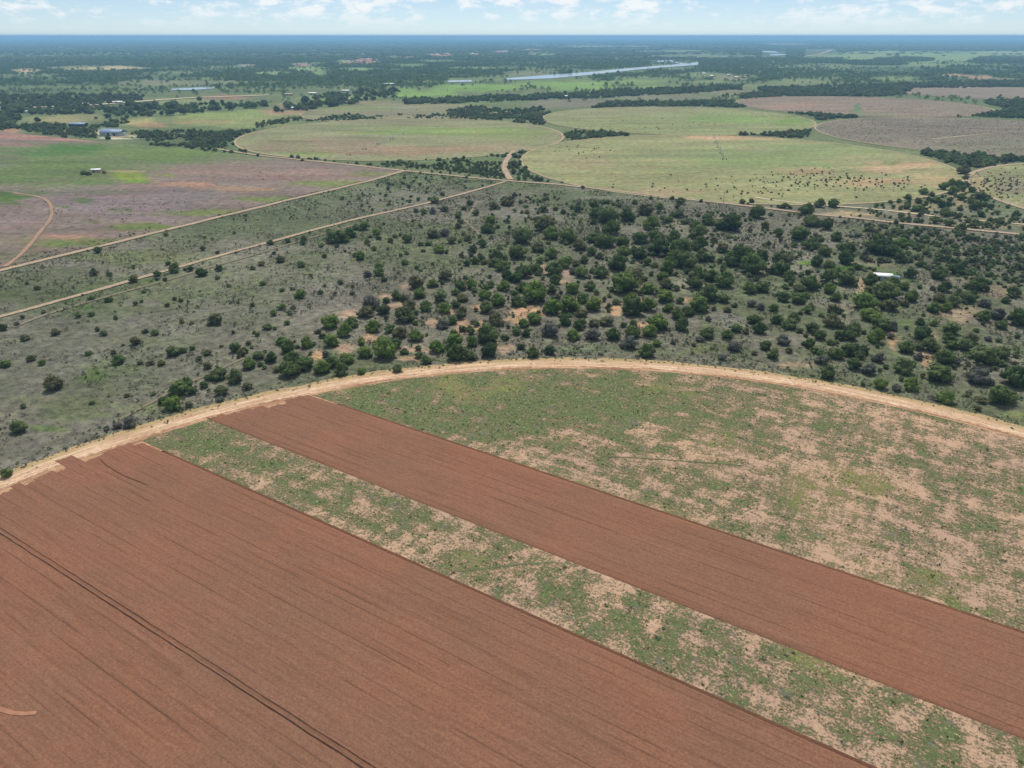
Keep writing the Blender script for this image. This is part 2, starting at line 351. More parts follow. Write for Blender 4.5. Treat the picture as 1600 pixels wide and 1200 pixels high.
GROUND_PATCHES = [
    # own colours of the grassland on the left
    (150, 560, 260, 60, (112, 112, 98), .6), (330, 420, 200, 30, (130, 128, 108), .5), (90, 470, 120, 30, (98, 108, 74), .6), (420, 345, 160, 22, (104, 112, 82), .7), (60, 445, 200, 26, (96, 104, 72), .7),
    (230, 400, 130, 16, (110, 120, 70), .6), (480, 470, 120, 40, (132, 126, 116), .5), (330, 500, 120, 30, (122, 116, 108), .5), (75, 670, 30, 7, (100, 122, 66), .7), (120, 640, 80, 20, (104, 116, 74), .6), (30, 700, 80, 18, (112, 110, 96), .6), (150, 590, 26, 8, (96, 118, 62), .7), (180, 575, 60, 10, (104, 118, 72), .5), (250, 640, 60, 14, (108, 116, 76), .6), (100, 690, 90, 12, (118, 113, 102), .6), (145, 580, 20, 6, (96, 120, 58), .7),
    (235, 440, 22, 6, (88, 112, 60), .7), (135, 480, 16, 5, (90, 116, 58), .7),
    # bare pink sand between the bushes
    (545, 490, 20, 8, SANDP, .8), (620, 479, 18, 5, SANDP, .8), (605, 463, 14, 4, SANDP, .7), (635, 448, 10, 5, SANDP, .6), (495, 558, 16, 10, SANDY, .8), (540, 545, 18, 8, SANDP, .8), (580, 527, 14, 8, SANDY, .7), (650, 545, 26, 8, SANDP, .8), (640, 560, 22, 5, SANDY, .6), (700, 487, 12, 6, SANDY, .7), (725, 512, 18, 12, SANDY, .95), (745, 508, 14, 9, SANDY, .9), (745, 480, 10, 6, SANDY, .8), (675, 505, 10, 8, SANDP, .8), (790, 545, 20, 8, SANDP, .7), (820, 487, 26, 12, SANDY, .9), (806, 500, 20, 8, SANDY, .8), (850, 420, 12, 8, SANDP, .7), (885, 425, 10, 12, SANDP, .7), (880, 440, 14, 5, SANDP, .6), (960, 484, 12, 12, SANDY, .9), (1000, 472, 8, 6, SANDY, .8), (1005, 508, 12, 6, SANDY, .7), (1000, 440, 12, 10, SANDP, .6), (1065, 445, 30, 14, (146, 140, 122), .8), (930, 470, 20, 6, SANDP, .6), (1075, 470, 12, 6, SANDY, .6), (1050, 380, 24, 6, (150, 148, 108), .7), (995, 385, 20, 6, (152, 148, 110), .7), (1060, 350, 16, 8, (150, 144, 118), .6), (1070, 505, 24, 10, (140, 132, 122), .8), (1160, 365, 40, 8, (138, 134, 122), .7), (1135, 500, 24, 16, (128, 124, 116), .6),
    (1265, 405, 36, 12, (142, 138, 118), .7), (1375, 410, 34, 6, (156, 142, 120), .7), (1430, 405, 20, 6, (156, 140, 122), .7), (1345, 445, 10, 12, (182, 158, 118), .8), (1395, 530, 9, 18, SANDY, .7), (1445, 560, 12, 16, (196, 158, 128), .7), (1455, 530, 10, 14, (196, 160, 130), .6), (1495, 490, 40, 14, (172, 148, 124), .7), (1560, 455, 40, 10, (170, 148, 124), .7), (1470, 440, 50, 8, (150, 138, 122), .6), (1330, 480, 40, 10, (146, 136, 116), .6), (1250, 530, 30, 12, (136, 128, 118), .6), (1560, 560, 40, 30, (132, 128, 112), .6), (1300, 365, 40, 8, (128, 126, 110), .6), (1330, 335, 50, 6, (186, 164, 124), .8), (1430, 325, 30, 12, (178, 158, 124), .7), (1500, 305, 20, 20, (186, 158, 128), .6), (1540, 350, 70, 8, (156, 142, 110), .6),
    (1240, 570, 30, 6, (170, 146, 118), .6), (1110, 545, 60, 10, (116, 126, 82), .7), (1010, 550, 60, 8, (114, 124, 86), .6), (920, 545, 60, 8, (112, 122, 92), .7), (860, 560, 40, 4, (120, 126, 88), .5), (690, 562, 40, 5, (116, 124, 84), .6), (1585, 650, 30, 8, (124, 130, 86), .7),
    (1265, 411, 22, 4, (104, 140, 52), .9), (1330, 418, 44, 4, (84, 122, 48), .95), (1385, 428, 26, 3.4, (88, 126, 52), .9), (1425, 438, 16, 3, (90, 130, 54), .9), (1410, 504, 16, 5, (104, 126, 72), .7),
    # verge grass and clearings further off
    (700, 265, 70, 5, (170, 156, 120), .4), (290, 220, 110, 14, (100, 110, 76), .95), (85, 205, 70, 9, (102, 112, 76), .9), (700, 258, 120, 9, (108, 116, 80), .9), (940, 211, 50, 6, (98, 110, 76), .9), (1210, 211, 50, 5, (98, 110, 76), .9), (1300, 182, 40, 4, (98, 112, 80), .9), (1540, 255, 80, 8, (98, 112, 78), .9), (110, 160, 130, 16, (104, 120, 82), .8), (1020, 164, 130, 6, (100, 114, 80), .8), (780, 178, 90, 9, (108, 122, 84), .9), (230, 212, 40, 3, (212, 194, 160), .0), (182, 213, 30, 4.5, (214, 196, 160), .9), (155, 207, 8, 4, (224, 208, 176), .9), (15, 203, 16, 6, (188, 142, 112), .9), (60, 187, 60, 5, (150, 152, 104), .8), (100, 189, 60, 5, (176, 160, 118), .7), (120, 182, 50, 5, (168, 158, 112), .6), (210, 190, 30, 6, (190, 158, 118), .8), (330, 186, 130, 12, (156, 164, 104), .9), (310, 190, 60, 4, (182, 156, 116), .6), (390, 178, 90, 8, (146, 164, 96), .8), (230, 196, 30, 5, (186, 150, 116), .8), (150, 156, 16, 2.5, (168, 140, 124), .9), (350, 152, 40, 4, (168, 128, 108), .8), (290, 160, 60, 6, (150, 156, 108), .7), (240, 130, 60, 4, (146, 142, 112), .8), (320, 130, 60, 4, (140, 140, 110), .6), (30, 163, 40, 4, (140, 148, 104), .6), (350, 165, 60, 5, (132, 150, 96), .7),
    (455, 165, 40, 6, (176, 148, 116), .8), (440, 176, 40, 5, (184, 144, 122), .8), (420, 188, 40, 8, (150, 154, 104), .7), (500, 155, 40, 5, (146, 160, 100), .7), (545, 152, 50, 4, (146, 166, 92), .7), (580, 160, 50, 3, (176, 150, 124), .6), (660, 146, 70, 8, (138, 168, 88), .95), (740, 137, 60, 6, (136, 168, 84), .9), (790, 136, 30, 5, (140, 172, 88), .9), (640, 168, 110, 9, (140, 150, 100), .7), (720, 160, 60, 5, (128, 146, 92), .7), (760, 155, 80, 8, (120, 138, 88), .8),
    (900, 133, 70, 8, (140, 170, 90), .95), (850, 131, 50, 5, (136, 166, 88), .8), (1000, 128, 50, 5, (138, 164, 92), .8), (1030, 136, 40, 5, (140, 166, 92), .8), (900, 161, 110, 7, (138, 130, 112), .85), (1030, 149, 110, 6, (140, 134, 112), .8), (1130, 142, 80, 6, (144, 136, 112), .7), (1230, 136, 90, 6, (132, 142, 98), .6), (1210, 146, 60, 4, (142, 130, 108), .7),
    (830, 115, 46, 5, (138, 138, 104), .9), (1060, 107, 30, 3, (128, 148, 112), .8), (950, 113, 60, 3, (124, 142, 96), .7), (1100, 118, 40, 5, (150, 160, 104), .6), (1150, 122, 40, 4, (170, 156, 128), .6), (1110, 128, 30, 3, (150, 158, 104), .6), (1250, 128, 50, 4, (142, 152, 104), .6), (1400, 123, 40, 4, (150, 158, 104), .7), (1490, 118, 30, 2.5, (190, 154, 130), .8), (1530, 121, 22, 4, (192, 152, 128), .8), (1570, 125, 30, 2.5, (190, 154, 130), .7),
    # far clearings, fields and village earth
    (150, 107, 78, 4.5, (196, 184, 132), .9), (190, 106, 34, 2.5, (208, 182, 140), .8), (42, 111, 26, 4, (214, 184, 148), .9), (385, 102, 18, 2, (172, 160, 136), .8), (480, 107, 30, 4, (150, 174, 104), .9), (555, 109, 30, 3, (152, 178, 108), .9), (425, 115, 30, 3, (148, 170, 108), .9), (500, 116, 12, 5, (140, 168, 100), .8), (470, 101, 24, 2.5, (180, 142, 130), .9), (560, 97, 34, 4, (190, 136, 120), .9), (575, 93, 20, 2, (196, 130, 112), .9), (535, 97, 10, 4, (160, 170, 110), .7), (630, 90, 24, 2, (188, 148, 130), .8), (690, 86, 24, 3, (196, 150, 128), .9), (740, 85, 10, 2, (196, 160, 138), .8), (785, 81, 16, 2, (196, 148, 130), .9), (830, 78, 14, 2, (198, 150, 132), .9), (640, 103, 30, 3, (140, 160, 104), .7), (740, 107, 40, 3, (134, 156, 100), .7), (690, 96, 40, 2, (140, 156, 110), .7),
    (845, 85, 26, 3, (146, 168, 110), .8), (930, 73, 60, 1.6, (176, 186, 150), .6), (1000, 73, 30, 1.4, (180, 184, 160), .6), (1040, 67, 40, 1.0, (170, 190, 170), .5), (1100, 88, 80, 3, (140, 148, 118), .7), (1230, 69, 40, 2, (170, 170, 130), .6), (1050, 80, 60, 2, (150, 158, 120), .6),
    (1450, 87, 170, 7.5, (150, 170, 106), .95), (1500, 91, 130, 6, (146, 168, 104), .9), (1340, 90, 60, 5, (150, 166, 106), .9), (1560, 82, 70, 2.4, (160, 178, 118), .9), (1340, 103, 150, 2.6, (132, 150, 96), .8), (1480, 100, 120, 3, (140, 158, 100), .9),
    (430, 87, 120, 2, (118, 136, 92), .5), (200, 85, 160, 2, (116, 134, 92), .4),
]
ground()

def patch(name, top, bot, ns, nt, base, patches, mat, zk, seed=0, label=None, attrs=None):
    """a field bounded by two lines traced on the ground"""
    def res(pl):
        q = P(*np.array(pl, float).T); s = np.r_[0, np.cumsum(np.hypot(*np.diff(q, axis=0).T))]; t = np.linspace(0, s[-1], ns)
        return np.c_[np.interp(t, s, q[:, 0]), np.interp(t, s, q[:, 1])]
    a, b = res(top), res(bot); t = np.linspace(0, 1, nt)[None, :, None]
    q = (a[:, None] * (1 - t) + b[:, None] * t).reshape(-1, 2)
    c = np.tile(C(*base), (len(q), 1))
    nn = fbm(q[:, 0] / 70, q[:, 1] / 40, seed + 5)[:, None]; c = c * (0.86 + 0.28 * nn)
    if patches: c = paint(q[:, 0], q[:, 1], c, patches, seed)
    z = zlay(np.hypot(*q.T), zk)
    o = link(name, mesh_np(name, np.c_[q, z], grid_quads(ns, nt), None, mat, c))
    if label: tag(o, label, name.replace('_', ' ').split()[-1], kind='structure')
    return o
def disc(name, cx, cy, r, base, patches, zk, seed, label, ring=True, ring_mat='rim', rw=4.0):
    nr, na = 60, 220
    rr = np.linspace(0.2, r, nr); aa = np.linspace(0, 2 * math.pi, na, endpoint=False)
    A, Rr = np.meshgrid(aa, rr, indexing='ij')
    x = (cx + Rr * np.cos(A)).ravel(); y = (cy + Rr * np.sin(A)).ravel()
    c = np.tile(C(*base), (len(x), 1)) * (0.86 + 0.28 * fbm(x / 80, y / 50, seed)[:, None])
    c = paint(x, y, c, patches, seed)
    z = zlay(np.hypot(x, y), zk + .02 * seed)
    o = link(name, mesh_np(name, np.c_[x, y, z], grid_quads(na, nr, True), None, M['field'], c)); tag(o, label, 'field', kind='structure')
    if ring:
        na = 260; aa = np.linspace(0, 2 * math.pi, na, endpoint=False); ac = np.linspace(-1, 1, 5)
        A, K = np.meshgrid(aa, ac, indexing='ij'); w = rw * (0.75 + 0.5 * fbm(np.cos(A) * 9 + 20, np.sin(A) * 9 + seed, 2))
        Rr = r + 0.5 + K * w * 0.5 + 1.2 * (fbm(np.cos(A) * 14 + 40, np.sin(A) * 14, seed + 3) - .5)
        x = (cx + Rr * np.cos(A)).ravel(); y = (cy + Rr * np.sin(A)).ravel(); z = zlay(np.hypot(x, y), 2.4 + .02 * seed)
        o = link('perimeter_track', mesh_np('perimeter_track', np.c_[x, y, z], grid_quads(na, 5, True), None, M[ring_mat], None, {'across': K.ravel()}))
        tag(o, 'thin sandy track round the ' + label.split(' with')[0], 'track', kind='structure')
def ribbon(name, pts, width, mat, zk=3.2, label=None, seed=0, ground=False, smooth=3):
    q = np.array(pts, float) if ground else P(*np.array(pts, float).T)
    for _ in range(smooth):                                   # corner cutting
        a = q[:-1] * .75 + q[1:] * .25; b = q[:-1] * .25 + q[1:] * .75
        q = np.concatenate([q[:1], np.stack([a, b], 1).reshape(-1, 2), q[-1:]])
    s = np.r_[0, np.cumsum(np.hypot(*np.diff(q, axis=0).T))]; n = max(8, int(s[-1] / max(3.0, width))); t = np.linspace(0, s[-1], n)
    q = np.c_[np.interp(t, s, q[:, 0]), np.interp(t, s, q[:, 1])]
    d = np.gradient(q, axis=0); d /= np.linalg.norm(d, axis=1)[:, None]; nrm = np.c_[-d[:, 1], d[:, 0]]
    q += nrm * (1.3 * width * 0.3 * (fbm(t / 25, t * 0 + seed, 11) - .5))[:, None]
    ac = np.array([-1, -.5, 0, .5, 1.]); w = width * 0.5 * (0.8 + 0.45 * fbm(t / 9, t * 0 + 3.3 + seed, 5))
    v = q[:, None] + nrm[:, None] * (ac[None, :] * w[:, None])[..., None]; v = v.reshape(-1, 2)
    z = zlay(np.hypot(*v.T), zk)
    o = link(name, mesh_np(name, np.c_[v, z], grid_quads(n, 5)[:, ::-1], None, mat, None, {'across': np.tile(ac, n)}))
    if label: tag(o, label, name.split('_')[-1], kind='structure')
    return o

# ---- the fields left of the road
patch('crop_field', [(-330, 178), (0, 206), (160, 222), (300, 233), (400, 244), (560, 260), (628, 267)], [(-330, 496), (0, 419), (212, 369), (400, 322), (505, 297), (585, 279), (626, 270)], 200, 110, (138, 124, 112),
      [(150, 245, 260, 26, (112, 128, 82), .95), (60, 270, 150, 26, (106, 124, 72), .95), (110, 232, 60, 6, (84, 124, 56), .9), (80, 240, 70, 6, (92, 126, 62), .8), (270, 240, 110, 14, (116, 136, 76), .9), (130, 300, 60, 6, (128, 118, 102), .7), (10, 308, 44, 11, (80, 112, 48), .95), (60, 300, 40, 6, (94, 114, 62), .8), (205, 276, 44, 8, (132, 150, 62), .95), (215, 284, 24, 4, (118, 146, 56), .9), (265, 274, 18, 3, (124, 146, 62), .9), (190, 268, 40, 2, (190, 174, 116), .6), (60, 214, 120, 6, (170, 132, 116), .9), (20, 226, 60, 4, (150, 122, 106), .8), (130, 218, 50, 3, (184, 142, 126), .8), (10, 246, 30, 5, (118, 114, 92), .6),
       (450, 275, 120, 12, (150, 128, 114), .9), (330, 266, 90, 8, (150, 130, 114), .8), (290, 288, 60, 5, (186, 146, 118), .8), (370, 296, 60, 5, (176, 146, 112), .7), (200, 320, 150, 26, (136, 122, 120), .9), (280, 310, 80, 12, (128, 120, 112), .7), (130, 314, 22, 5, (92, 116, 66), .8), (100, 323, 14, 3, (92, 114, 66), .7), (185, 328, 24, 5, (104, 116, 78), .7), (145, 346, 16, 3, (96, 112, 70), .7), (150, 300, 60, 5, (108, 116, 86), .6), (100, 372, 50, 5, (192, 146, 122), .7), (60, 378, 60, 10, (126, 122, 92), .8), (130, 380, 80, 8, (112, 128, 68), .9), (230, 356, 90, 7, (114, 130, 66), .9), (330, 333, 90, 6, (118, 132, 74), .9), (430, 312, 80, 6, (118, 132, 76), .9), (520, 288, 70, 6, (124, 136, 78), .9), (580, 272, 40, 5, (126, 138, 80), .8), (20, 400, 60, 12, (120, 120, 92), .8), (20, 345, 50, 14, (144, 128, 122), .7)],
      M['field'], 1.6, 60, 'patchwork of green and pinkish fallow field left of the straight road')

# ---- round irrigated pastures
PV = dict(a=(-145.3, 1001.6, 213), b=(230, 786.3, 219.6), c=(262, 1216, 212), d=(648, 1010, 222), e=(664, 1461, 224), g=(604, 572, 208))
disc('round_pasture', *PV['a'], (146, 148, 108), [(500, 228, 130, 12, (150, 132, 108), .7), (700, 205, 150, 8, (138, 158, 88), .85), (800, 212, 60, 10, (136, 150, 90), .6), (640, 236, 140, 7, (164, 138, 110), .7), (450, 225, 60, 10, (136, 136, 96), .6), (560, 200, 120, 6, (134, 142, 98), .6), (480, 240, 60, 5, (136, 152, 86), .7), (750, 230, 80, 8, (160, 140, 112), .6)], 1.6, 3, 'round green and tan pasture left of the other circles with a parked irrigation arm', True, 'rim', 5)
disc('round_pasture', *PV['b'], (152, 154, 108), [(900, 255, 70, 12, (162, 152, 116), .6), (1180, 250, 160, 20, (136, 156, 98), .7), (1400, 262, 70, 10, (196, 166, 130), .8), (1360, 285, 60, 8, (190, 160, 124), .7), (1260, 268, 50, 8, (184, 152, 120), .5), (1110, 215, 40, 4, (208, 174, 138), .9), (1180, 216, 60, 4, (190, 164, 124), .8), (1040, 300, 60, 7, (172, 150, 118), .6), (1200, 300, 80, 8, (164, 160, 112), .5), (1060, 240, 120, 10, (140, 150, 104), .6), (1300, 235, 90, 12, (134, 154, 96), .6), (1390, 256, 18, 4, (122, 142, 88), .8), (1440, 266, 30, 3, (124, 140, 88), .6), (960, 225, 80, 6, (146, 150, 106), .5), (860, 280, 50, 8, (150, 158, 104), .5), (1180, 235, 40, 5, (160, 156, 120), .5), (1460, 280, 40, 12, (190, 166, 124), .7)], 1.6, 5, 'large round pale green pasture in the middle dotted with small bushes', True, 'rim', 4)
disc('round_pasture', *PV['c'], (146, 152, 104), [(900, 180, 60, 7, (152, 150, 112), .6), (980, 172, 110, 5, (150, 146, 110), .7), (1130, 185, 100, 8, (132, 156, 90), .8), (1240, 190, 40, 8, (124, 154, 78), .8), (1010, 200, 100, 6, (140, 150, 100), .6)], 1.6, 7, 'round green pasture behind the large middle circle', True, 'rim', 4)
disc('round_pasture', *PV['d'], (134, 126, 108), [(1400, 200, 160, 10, (128, 120, 102), .6), (1560, 225, 100, 14, (132, 130, 104), .7), (1480, 185, 120, 5, (146, 134, 116), .6)], 1.6, 9, 'round greyish brown fallow circle at the right edge', True, 'rim', 4)
disc('round_pasture', *PV['e'], (146, 132, 112), [(1250, 165, 70, 8, (166, 140, 118), .7), (1339, 172, 8, 8, (104, 134, 92), .9), (1360, 178, 40, 4, (132, 134, 98), .7), (1500, 168, 60, 8, (146, 138, 112), .6)], 1.6, 11, 'round pinkish brown fallow circle far behind on the right', True, 'rim', 4)
lt = P(1390, 144); disc('round_pasture', lt[0] + 240, lt[1] - 10, 240, (144, 134, 114), [], 1.6, 13, 'farthest round pinkish fallow circle cut by the right edge', False)
disc('round_pasture', *PV['g'], (146, 148, 106), [(1545, 300, 40, 20, (150, 150, 100), .6), (1590, 290, 40, 16, (138, 128, 108), .7), (1530, 285, 16, 16, (186, 158, 124), .5)], 1.6, 15, 'round bush dotted pasture at right below the fallow circle', True, 'sand', 6)
lt = P(470, 178); disc('round_pasture', lt[0] + 175, lt[1] + 25, 176, (142, 142, 106), [(560, 170, 60, 4, (136, 152, 90), .7), (620, 178, 90, 6, (138, 132, 108), .6)], 1.6, 17, 'round olive pasture behind the left circle', True, 'rim', 4)

# ---- roads and tracks
ribbon('sand_road', [(-260, 490), (0, 422), (212, 372), (400, 325), (505, 300), (585, 281), (628, 268)], 6.0, M['sand'], 3.4, 'straight sand road along the lower edge of the left fields', 1)
ribbon('sand_road', [(340, 233), (400, 243), (480, 251), (560, 259), (628, 267), (700, 274), (790, 283), (860, 287), (960, 298), (1050, 309), (1125, 317), (1200, 326), (1270, 335), (1340, 341), (1385, 347), (1450, 353), (1525, 360), (1600, 367), (1750, 384)], 5.8, M['sand'], 3.8, 'long sand road running across below the round pastures', 2)
ribbon('sand_road', [(803, 236), (795, 246), (787, 259), (789, 270), (797, 281)], 7.6, M['sand'], 4.2, 'curving sand road between the two round pastures', 3)
ribbon('dirt_track', [(-200, 546), (0, 496), (192, 442), (265, 422), (400, 384), (535, 347), (650, 322), (735, 300), (790, 284)], 4.4, M['sand'], 3.6, 'sandy dirt track running diagonally through the grassland to the road junction', 4)
ribbon('dirt_track', [(20, 512), (75, 490), (137, 472), (205, 453), (250, 442), (330, 417), (400, 398), (450, 382), (560, 350)], 2.4, M['faint'], 3.0, 'faint overgrown track just below the diagonal sandy track', 5)
ribbon('pale_road', [(1180, 309), (1230, 316), (1287, 321), (1370, 327), (1465, 339), (1540, 346), (1600, 351), (1700, 362)], 4.0, M['pale'], 3.4, 'pale road just above the long sand road at right', 6)
ribbon('earth_path', [(20, 302), (37, 304), (67, 309), (82, 320), (80, 342), (60, 367), (37, 395), (8, 417)], 3.4, M['earth'], 3.4, 'curved reddish earth path crossing the left field', 7)
ribbon('dirt_track', [(750, 368), (740, 358), (728, 347), (735, 332), (746, 314)], 2.2, M['faint'], 3.2, 'short sandy track winding into the thicket', 9)
ribbon('dirt_track', [(180, 660), (215, 640), (245, 625), (280, 605), (310, 592), (350, 574), (380, 560)], 1.7, M['faint'], 3.0, 'faint sandy track climbing left of the bush clump', 11)
ribbon('dirt_track', [(1455, 218), (1500, 213), (1545, 209)], 3.0, M['pale'], 3.0, 'pale wheel track across the greyish brown circle', 13)
ribbon('gravel_road', [(-60, 178), (40, 168), (120, 166), (180, 162), (240, 157), (300, 153), (362, 151), (420, 149)], 24.0, M['pale'], 4.2, 'pale gravel road among the far trees at left', 14)
ribbon('gravel_road', [(1262, 88), (1280, 85.5), (1292, 81.5), (1300, 78.5)], 26, M['pale'], 4.2, 'far pale road slanting beside the distant green field', 15)
ribbon('gravel_road', [(1140, 109), (1160, 106), (1185, 102.5), (1210, 101)], 12, M['pale'], 4.2, 'far pale road between the trees beyond the village', 16)
ribbon('farm_track', [(0, 298), (60, 288), (110, 279), (145, 273), (152, 271)], 2.4, M['faint'], 3.2, 'faint farm track leading to the small white shed', 17)

# ---- the river
def river(name, top, bot, label):
    o = patch(name, top, bot, 60, 4, (120, 140, 150), None, M['water'], 3.0, 0, label); o['category'] = 'river'
river('river', [(790, 122.5), (805, 121.6), (860, 117.2), (925, 112.6), (990, 106.0), (1037, 102.6), (1070, 100), (1091, 97.4)], [(790, 125.0), (805, 124.8), (860, 123.0), (925, 117.0), (990, 109.8), (1037, 105.6), (1070, 103.4), (1090, 101.8)], 'long pale river reach shining between far banks')
river('river', [(1021, 96.4), (1030, 95.0), (1043, 93.6), (1052, 95.6), (1062, 98.4), (1080, 99.6)], [(1021, 98.4), (1030, 97.4), (1043, 96.6), (1052, 98.0), (1062, 100.2), (1080, 100.8)], 'pale side arm of the river above the main reach')
river('river', [(700, 126.2), (718, 125.6), (738, 125.4)], [(700, 128.8), (718, 128.6), (738, 128.0)], 'short pale glimpse of river left of the main reach')
river('river', [(268, 139.2), (290, 137.8), (312, 137), (335, 136.6)], [(268, 141), (290, 141), (312, 140.4), (335, 138.6)], 'pale strip of water among far trees at left')
river('river', [(1190, 80), (1208, 80.4), (1216, 82)], [(1190, 82), (1208, 83), (1216, 83.6)], 'far pale bend of the river, upper strip')
river('river', [(1203, 85), (1216, 85), (1229, 84.6)], [(1203, 87.2), (1216, 87.2), (1229, 86)], 'far pale bend of the river, lower strip')

# ------------------------------------------------------------------ the round field below the drone
UC = float(RC @ FD); VC = float(RC @ FN)
def uend(v, r): return math.sqrt(max(r * r - (v - VC) ** 2, 0.0))
V1, V2, V3 = 107.7, 128.5, 161.1
def uv2xy(u, v): return u[..., None] * FD + v[..., None] * FN

def ring_road():
    na, nc = 620, 15; aa = np.linspace(0, 2 * math.pi, na, endpoint=False); ac = np.linspace(-1, 1, nc)
    A, K = np.meshgrid(aa, ac, indexing='ij')
    wob = 1.4 * (fbm(np.cos(A) * 12 + 30, np.sin(A) * 12 + 9, 3) - .5)
    lo = 206.0 + 0 * A; hi = R_OUT + 0.6 + 3.0 * (fbm(np.cos(A) * 26 + 30, np.sin(A) * 26, 4, 5) - .45)
    Rr = lo + (hi - lo) * (K * .5 + .5) + wob
    x = RC[0] + Rr * np.cos(A); y = RC[1] + Rr * np.sin(A)
    across = (Rr - wob - (R_IN + R_OUT) / 2) / ((R_OUT - R_IN) / 2)
    z = 0.075 + 0.03 * (fbm(x / 1.5, y / 1.5, 8) - .5) - 0.02 * np.exp(-((across - .05) / .12) ** 2) - 0.02 * np.exp(-((across + .3) / .12) ** 2)
    z = np.where(across < -1.05, 0.035, z)
    z = np.where(K > .99, 0.012, z)
    o = link('curved_track', mesh_np('curved_track', np.c_[x.ravel(), y.ravel(), z.ravel()], grid_quads(na, nc, True), None, M['ring'], None, {'across': across.ravel() * .62, 'along': (A * 222).ravel()}))
    tag(o, 'broad curved sandy track around the ploughed field', 'track', kind='structure')
ring_road()

def plough(name, va, vb, label, trench_far, ridge_near, special=()):
    V, Q, T = [], [], []; base = 0
    v = va; k = 0
    while v < vb - 0.05:
        w = min(3.35 * (0.62 + 0.7 * random.random()), vb - v)
        if vb - v - w < 1.2: w = vb - v
        vis = v > 12
        nv = 9 if vis else 3
        last = v + w >= vb - 1e-6; first = k == 0
        vm = v + w / 2
        e = uend(vm, R_IN)
        off0 = rng.uniform(-1.6, 1.9); off1 = rng.uniform(-1.5, 1.5)
        for (s0, s1, o_) in special:
            if s0 <= vm <= s1: off0 = o_
        u0, u1 = UC - e - off0, UC + e + off1
        du = 1.6 if vis else 8.0
        nu = max(6, int((u1 - u0) / du))
        us = np.linspace(u0, u1, nu)
        # profile across one pass of the plough: clods in ridges, an open line between passes
        t = np.linspace(0, 1, nv); prof = 0.05 * np.cos(t * 2 * math.pi * 4 + 0.6)
        gd = 0.07 + 0.20 * rng.random() * (rng.random() < .8)
        prof = prof * 0 + 0.012 * np.sin(np.arange(nv) * 2.1); prof[0] = -0.01; prof[-1] = 0.0
        vv = v + t * w
        vv[0] = v; 
        if nv > 4: vv[1] = v + 0.26; prof[1] = 0.035; vv[2] = v + .6
        U, VV = np.meshgrid(us, vv, indexing='ij')
        brk = sstep(.42, .62, fbm(U[:, :1] / 14, U[:, :1] * 0 + k * 3.1, 4))        # the line is broken along its way
        Z = 0.14 + prof[None, :] + 0.09 * (fbm(U / 0.9, VV / 0.9, 12, 3) - .5) + 0.05 * (fbm(U / 30, VV / 12, 13) - .5)
        Z[:, :1] -= gd * brk
        VV = VV + 0.12 * (fbm(U / 5, VV * 0 + k, 17) - .5) * (0 if first or last else 1)
        for g in (58.2, 59.3):                                                      # the two old open furrows
            if v <= g < v + w: pass
        if first and ridge_near:
            e1 = np.stack([np.full(nu, v), np.full(nu, v + .55), np.full(nu, v + 1.25)], 1) + 0.16 * (fbm(us[:, None] / 2, np.zeros((nu, 3)), 3) - .5)
            z1 = np.stack([np.full(nu, .02), .44 + .16 * fbm(us / 1.4, us * 0, 6), np.full(nu, .12)], 1)
            VV = np.concatenate([e1, VV[:, 3:]], 1); Z = np.concatenate([z1, Z[:, 3:]], 1); U = np.concatenate([np.repeat(us[:, None], 3, 1), U[:, 3:]], 1)
        if last and trench_far:
            j = .12 * (fbm(us / 3, us * 0 + 2, 31) - .5)
            e1 = np.stack([v + w - 1.5 + j, v + w - .80 + j, v + w - .62 + j, v + w - .03 + j, v + w + j, v + w + .06 + j], 1)
            z1 = np.stack([.1 + 0 * us, .08 + .04 * fbm(us / 1.1, us * 0, 7), -.85 + 0 * us, -.95 + 0 * us, .16 + .05 * fbm(us, us * 0, 8), .07 + 0 * us], 1)
            m = max(1, int((vv < v + w - 1.7).sum()))
            VV = np.concatenate([VV[:, :m], e1], 1); Z = np.concatenate([Z[:, :m], z1], 1); U = np.concatenate([U[:, :m], np.repeat(us[:, None], 6, 1)], 1)
        nvv = U.shape[1]
        # ragged turning end of the pass
        en = np.minimum(1, (np.arange(nu) / 3.0))[:, None]
        U = U + (1 - en) * 1.6 * (fbm(VV / .7, VV * 0 + 3, 19) - .5)
        Z[0] -= .12; Z[-1] -= .12
        xy = uv2xy(U, VV).reshape(-1, 2)
        V.append(np.c_[xy, Z.ravel()]); Q.append(grid_quads(nu, nvv) + base); tn = np.full((nu, nvv), 0.975 + 0.05 * rng.random())
        T.append(tn.ravel())
        base += nu * nvv; v += w; k += 1
    o = link(name, mesh_np(name, np.concatenate(V), np.concatenate(Q), None, M['plough'], None, {'pass_tone': np.concatenate(T)}))
    tag(o, label, 'field', kind='structure'); return o
pl1 = plough('ploughed_field', VC - 216, V1, 'large brown ploughed field in the near left corner', True, False, ((86, 90.5, 6.5), (91, 96, -1.0), (97, 103, 1.2)))
pl2 = plough('ploughed_strip', V2, V3, 'diagonal brown ploughed strip between two weedy strips', True, True, ((128, 134, 1.8), (135, 143, .5), (146, 151, -2.5), (154, 161, 1.5)))

